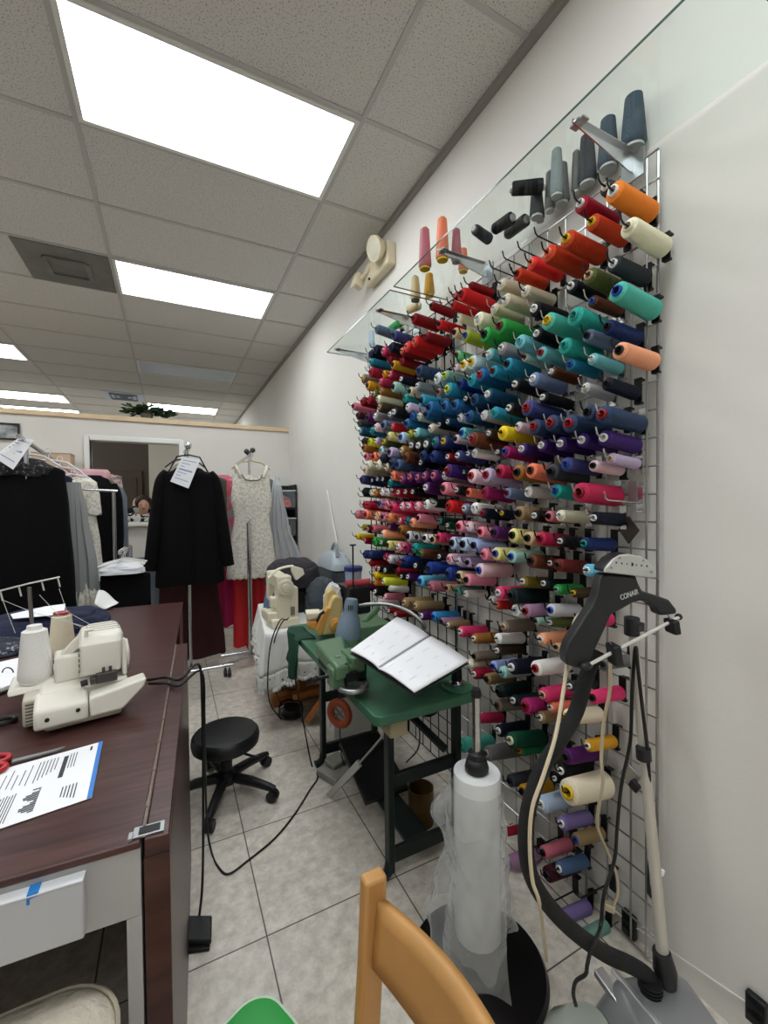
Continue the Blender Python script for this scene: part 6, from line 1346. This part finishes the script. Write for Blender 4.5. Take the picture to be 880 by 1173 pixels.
# clothes piled behind it
piles = [(.63, 1.08, 3.06, 3.46, .24, 81, MZ+.002, 'black_cotton', (34, 30, 33), 'black cotton clothes heaped behind the ivory sewing machine', 'garment'),
         (.59, .76, 2.98, 3.22, .19, 82, MZ+.003, 'denim_blue', (86, 108, 136), 'blue denim at the left end of the clothes heap', 'garment'),
         (.625, 1.04, 3.02, 3.42, .20, 83, MZ+.19, 'charcoal_knit', (48, 45, 50), 'charcoal knit garment topping the clothes heap', 'garment'),
         (.86, 1.10, 2.90, 3.10, .25, 84, MZ+.003, 'slate_shirt', (70, 78, 84), 'slate grey shirt slumping at the right of the clothes heap', 'garment')]
for x0, x1, y0, y1, h_, sd, z0, nm, rgb, lb, ct in piles: cloth('garment', lb, ct, heap(x0, x1, y0, y1, h_, sd, z0), fabric(nm, rgb, bump=.6, bscale=14))
cloth('garment', 'thin grey plastic bag beside the ivory machine', 'bag', heap(.88, 1.06, 2.70, 2.84, .07, 86, MZ+.002, 0, 9), mat('bag_grey', (150, 154, 166), .3, bump=.8, bscale=40))
# grey steam iron station
e = thing('iron_stand', 'small white stand by the thread wall under the steam iron', 'table', (1.225, 3.40, 0))
obj('top', MB().bx(1.135, 1.315, 3.15, 3.65, .74, .765), WT, e, world=True, bevel=.004)
for x_ in (1.15, 1.30):
    for y_ in (3.17, 3.63): obj('leg', MB().bx(x_-.012, x_+.012, y_-.012, y_+.012, 0, .74), WT, e, world=True)
e = thing('steam_iron', 'grey steam iron station standing by the thread wall behind the clothes heap', 'iron', (1.225, 3.40, .766))
IG = mat('iron_grey', (130, 140, 146), .35); IGL = mat('iron_light', (168, 178, 184), .35)
obj('station', loft(MB(), [(rr(1.14, 1.31, 3.18, 3.62, .05), .767), (rr(1.14, 1.31, 3.18, 3.62, .05), .87), (rr(1.15, 1.30, 3.20, 3.60, .05), .885)]), mat('iron_dark', (62, 66, 70), .45), e, world=True)
obj('iron_body', loft(MB(), [(rr(1.14, 1.312, 3.17, 3.63, .06), .887), (rr(1.145, 1.31, 3.18, 3.62, .06), .94), (rr(1.17, 1.29, 3.25, 3.56, .05), 1.0), (rr(1.19, 1.27, 3.30, 3.50, .035), 1.025)]), IGL, e, world=True, bevel=.004)
obj('handle', MB().tube(spline([(1.20, 3.24, .99), (1.21, 3.27, 1.05), (1.23, 3.36, 1.085), (1.25, 3.46, 1.075), (1.25, 3.52, 1.0)], 6), .014, 10), IG, e, world=True)
# little cabinet behind the tan machine with supplies
e = thing('side_cabinet', 'low white cabinet behind the tan machine loaded with supplies', 'cabinet', (.985, 2.53, 0))
obj('body', MB().bx(.86, 1.10, 2.41, 2.62, 0, .72), WT, e, world=True, bevel=.004); obj('door', MB().bx(.85, .858, 2.46, 2.61, .05, .68), WT, e, world=True); obj('top', MB().bx(.85, 1.115, 2.435, 2.63, .722, .74), WT, e, world=True, bevel=.003)
e = thing('plastic_tub', 'clear tub with blue lid beside the thread wall', 'tub', (1.05, 2.535, .91))
tag(obj('supply_box', MB().bx(.965, 1.11, 2.405, 2.62, .741, .905), BLACKP, bevel=.004), 'black supply box under the blue lidded tub', 'box')
cloth('fabric_roll', 'rose red fabric roll lying in front of the blue lidded tub', 'fabric', MB().tube(spline([(.955, 2.43, .929), (1.0, 2.43, .931), (1.06, 2.43, .929), (1.11, 2.43, .93)], 5), .022, 14), fabric('rose_red', (170, 66, 72)))
obj('tub', MB().lathe([(.045, .0), (.052, .005), (.055, .085)], Matrix.Translation((1.05, 2.54, .906)), 24), mat('tub_clear', (170, 184, 204), .25, alpha=.7), e, world=True); obj('lid', MB().lathe([(.06, .086), (.061, .11), (.05, .115)], Matrix.Translation((1.05, 2.54, .906)), 24), mat('lid_blue', (36, 46, 110), .4), e, world=True)
cloth('cloth', 'crumpled white cloth behind the tan machine handle', 'cloth', heap(.85, .965, 2.46, 2.62, .18, 91, .742, 0, 7, .8), fabric('rag_white', (214, 218, 222), bump=.6, bscale=18))
# ------------------------------------------------------------------ back room: dress forms and the woman
def bust(x, y, m_, label, jacket=None):
    e = thing('dress_form', label, 'mannequin', (x, y, 0))
    M_ = Matrix.Translation((x, y, 0))
    obj('torso', MB().lathe([(.10, .78), (.17, .82), (.165, .92), (.13, 1.06), (.16, 1.2), (.17, 1.3), (.14, 1.38), (.06, 1.43), (.05, 1.5), (.045, 1.51)], M_, 28, sx=1, sy=.66), m_, e, world=True)
    obj('stand', MB().lathe([(.015, .03), (.015, .80)], M_, 12).lathe([(.16, 0), (.15, .02), (.02, .03)], M_, 24), BLACKM, e, world=True); obj('neck_cap', MB().lathe([(.045, 1.512), (.03, 1.53), (.005, 1.535)], M_, 16), OAKL, e, world=True)
    if jacket:
        obj('jacket', garment_mb(x, y, [(1.43, .06, .06), (1.38, .17, .10), (1.2, .20, .13), (.95, .19, .13), (.80, .22, .14)], 0, 4, .008, 5), jacket, e, world=True)
        obj('shirt_front', MB().prism([(x-.05, y-.128, 1.40), (x+.06, y-.128, 1.43), (x+.02, y-.15, 1.25)], (0, .01, 0)), CLW, e, world=True)
bust(-.40, 6.55, mat('form_cream', (222, 208, 172), .8), 'dress form wearing a dark jacket beyond the opening, left of the woman', fabric('form_jacket', (34, 36, 40)))
bust(-.27, 7.05, mat('form_cream', (222, 208, 172), .8), 'cream dress form right behind the woman beyond the opening')
e = thing('work_table', 'work table in front of the woman behind the partition', 'table', (-.3, 5.58, 0))
obj('tabletop', MB().bx(-.85, .25, 5.42, 5.70, 1.02, 1.05), OAKL, e, world=True)
for x_ in (-.8, .2):
    for y_ in (5.46, 5.66): obj('leg', MB().bx(x_-.02, x_+.02, y_-.02, y_+.02, 0, 1.02), OAKL, e, world=True)
SKIN = mat('skin', (206, 158, 134), .5, var=.03); HAIR = mat('hair_brown', (46, 30, 24), .6, bump=.6, bscale=60)
BLOU = patterned('blouse_print', (222, 220, 216), (24, 24, 26), 26, .44, .50, .85)
px, py = -.305, 5.93
def skin_body(name, nodes, edges, root, m_, parent, sub=2):
    me = bpy.data.meshes.new(name); me.from_pydata([n_[0] for n_ in nodes], edges, []); o = bpy.data.objects.new(name, me); COL.objects.link(o); o.parent = parent
    inv_ = parent_world(parent).inverted()
    for v_ in me.vertices: v_.co = inv_ @ v_.co
    sk = o.modifiers.new('skin', 'SKIN'); 
    if not me.skin_vertices: 
        bm = bmesh.new(); bm.from_mesh(me); bm.verts.layers.skin.verify(); bm.to_mesh(me); bm.free()
    for i, n_ in enumerate(nodes):
        sv = me.skin_vertices[0].data[i]; sv.radius = n_[1] if isinstance(n_[1], tuple) else (n_[1], n_[1]); sv.use_root = (i == root)
    sk.use_smooth_shade = True
    s_ = o.modifiers.new('sub', 'SUBSURF'); s_.levels = sub; s_.render_levels = sub
    me.materials.append(m_); return o
wm = thing('person', 'woman with short brown hair in a black and white blouse looking down beyond the opening', 'person', (px, py, 0))
def body_nodes(gr=0):
    N = [((px, py, .86), (.135+gr, .10+gr)), ((px, py, 1.0), (.12+gr, .09+gr)), ((px, py-.03, 1.14), (.125+gr, .09+gr)), ((px, py-.06, 1.26), (.13+gr, .085+gr)), ((px+.005, py-.085, 1.335), (.06+gr*.5, .055+gr*.5))]
    E = [(0, 1), (1, 2), (2, 3), (3, 4)]
    for s_ in (-1, 1):
        i = len(N); N += [((px+s_*.155, py-.06, 1.275), .052+gr), ((px+s_*.19, py-.12, 1.14), .042+gr), ((px+s_*.20, py-.19, 1.07), .036+gr)]
        E += [(3, i), (i, i+1), (i+1, i+2)]
    return N, E
N, E = body_nodes()
i = len(N); N += [((px+.008, py-.105, 1.36), .045), ((px+.012, py-.12, 1.385), (.055, .06)), ((px+.014, py-.13, 1.43), (.066, .08)), ((px+.012, py-.115, 1.475), (.066, .078)), ((px+.010, py-.10, 1.505), (.05, .055))]
E += [(4, i), (i, i+1), (i+1, i+2), (i+2, i+3), (i+3, i+4)]
for s_, a_ in ((-1, 7), (1, 10)):
    j = len(N); wx = px+s_*.12; N += [((px+s_*.165, py-.27, 1.075), .026), ((wx, py-.33, 1.072), (.03, .016)), ((wx-s_*.02, py-.37, 1.07), (.03, .013))]; E += [(a_, j), (j, j+1), (j+1, j+2)]
    for k_ in range(4):
        q_ = len(N); fx = wx-s_*.02+(k_-1.5)*.017; L_ = (.055, .065, .068, .055)[k_]; N += [((fx, py-.372-L_*.5, 1.072), .0085), ((fx-s_*.003, py-.372-L_, 1.062), .0075)]; E += [(j+2, q_), (q_, q_+1)]
    q_ = len(N); N += [((wx-s_*.045, py-.345, 1.072), .010), ((wx-s_*.06, py-.375, 1.066), .0085)]; E += [(j+1, q_), (q_, q_+1)]
for s_ in (-1, 1):
    j = len(N); N += [((px+s_*.085, py, .78), (.085, .09)), ((px+s_*.09, py-.01, .46), .055), ((px+s_*.09, py, .10), .04), ((px+s_*.09, py-.10, .04), (.04, .03))]; E += [(0, j), (j, j+1), (j+1, j+2), (j+2, j+3)]
skin_body('body', N, E, 0, SKIN, wm)
N2, E2 = body_nodes(.014); skin_body('blouse', N2, E2, 0, BLOU, wm)
N3 = [((px, py, .90), (.15, .115)), ((px-.085, py, .76), (.10, .105)), ((px-.09, py-.01, .46), .07), ((px-.09, py, .14), .055), ((px+.085, py, .76), (.10, .105)), ((px+.09, py-.01, .46), .07), ((px+.09, py, .14), .055)]
skin_body('trousers', N3, [(0, 1), (1, 2), (2, 3), (0, 4), (4, 5), (5, 6)], 0, BLK, wm)
hc = Vector((px+.012, py-.115, 1.452))
def hairf(u, v):
    a = 2*PI*u; fr_ = max(0, -math.sin(a)); th = PI*v*(.70-.36*fr_**1.5)+.001
    k_ = 1+.05*math.sin(9*a+5*v)
    return hc+Vector((.084*k_*math.cos(a)*math.sin(th), .015+.098*k_*math.sin(a)*math.sin(th), .012+.092*math.cos(th)))
hr = MB().surf(hairf, 40, 14, True)
obj('hair', hr, HAIR, wm, world=True, solid=.012)
fz = 1.425
obj('eye', MB().ball((px-.014, py-.20, fz+.014), .0055, 8), mat('eye_dark', (40, 28, 24), .3), wm, world=True); obj('eye', MB().ball((px+.044, py-.20, fz+.014), .0055, 8), mat('eye_dark', (40, 28, 24)), wm, world=True)
obj('nose', MB().lathe([(.013, 0), (.010, .018), (.004, .032)], zmat((px+.015, py-.212, fz-.012), (px+.015, py-.205, fz+.02)), 12), SKIN, wm, world=True); obj('mouth', MB().ball((px+.015, py-.198, fz-.032), .018, 10, (1, .4, .35)), mat('lips', (150, 70, 66), .5), wm, world=True)
for s_ in (-1, 1): obj('ear', MB().ball((px+.013+s_*.072, py-.115, fz+.008), .018, 10, (.4, .8, 1.2)), SKIN, wm, world=True)
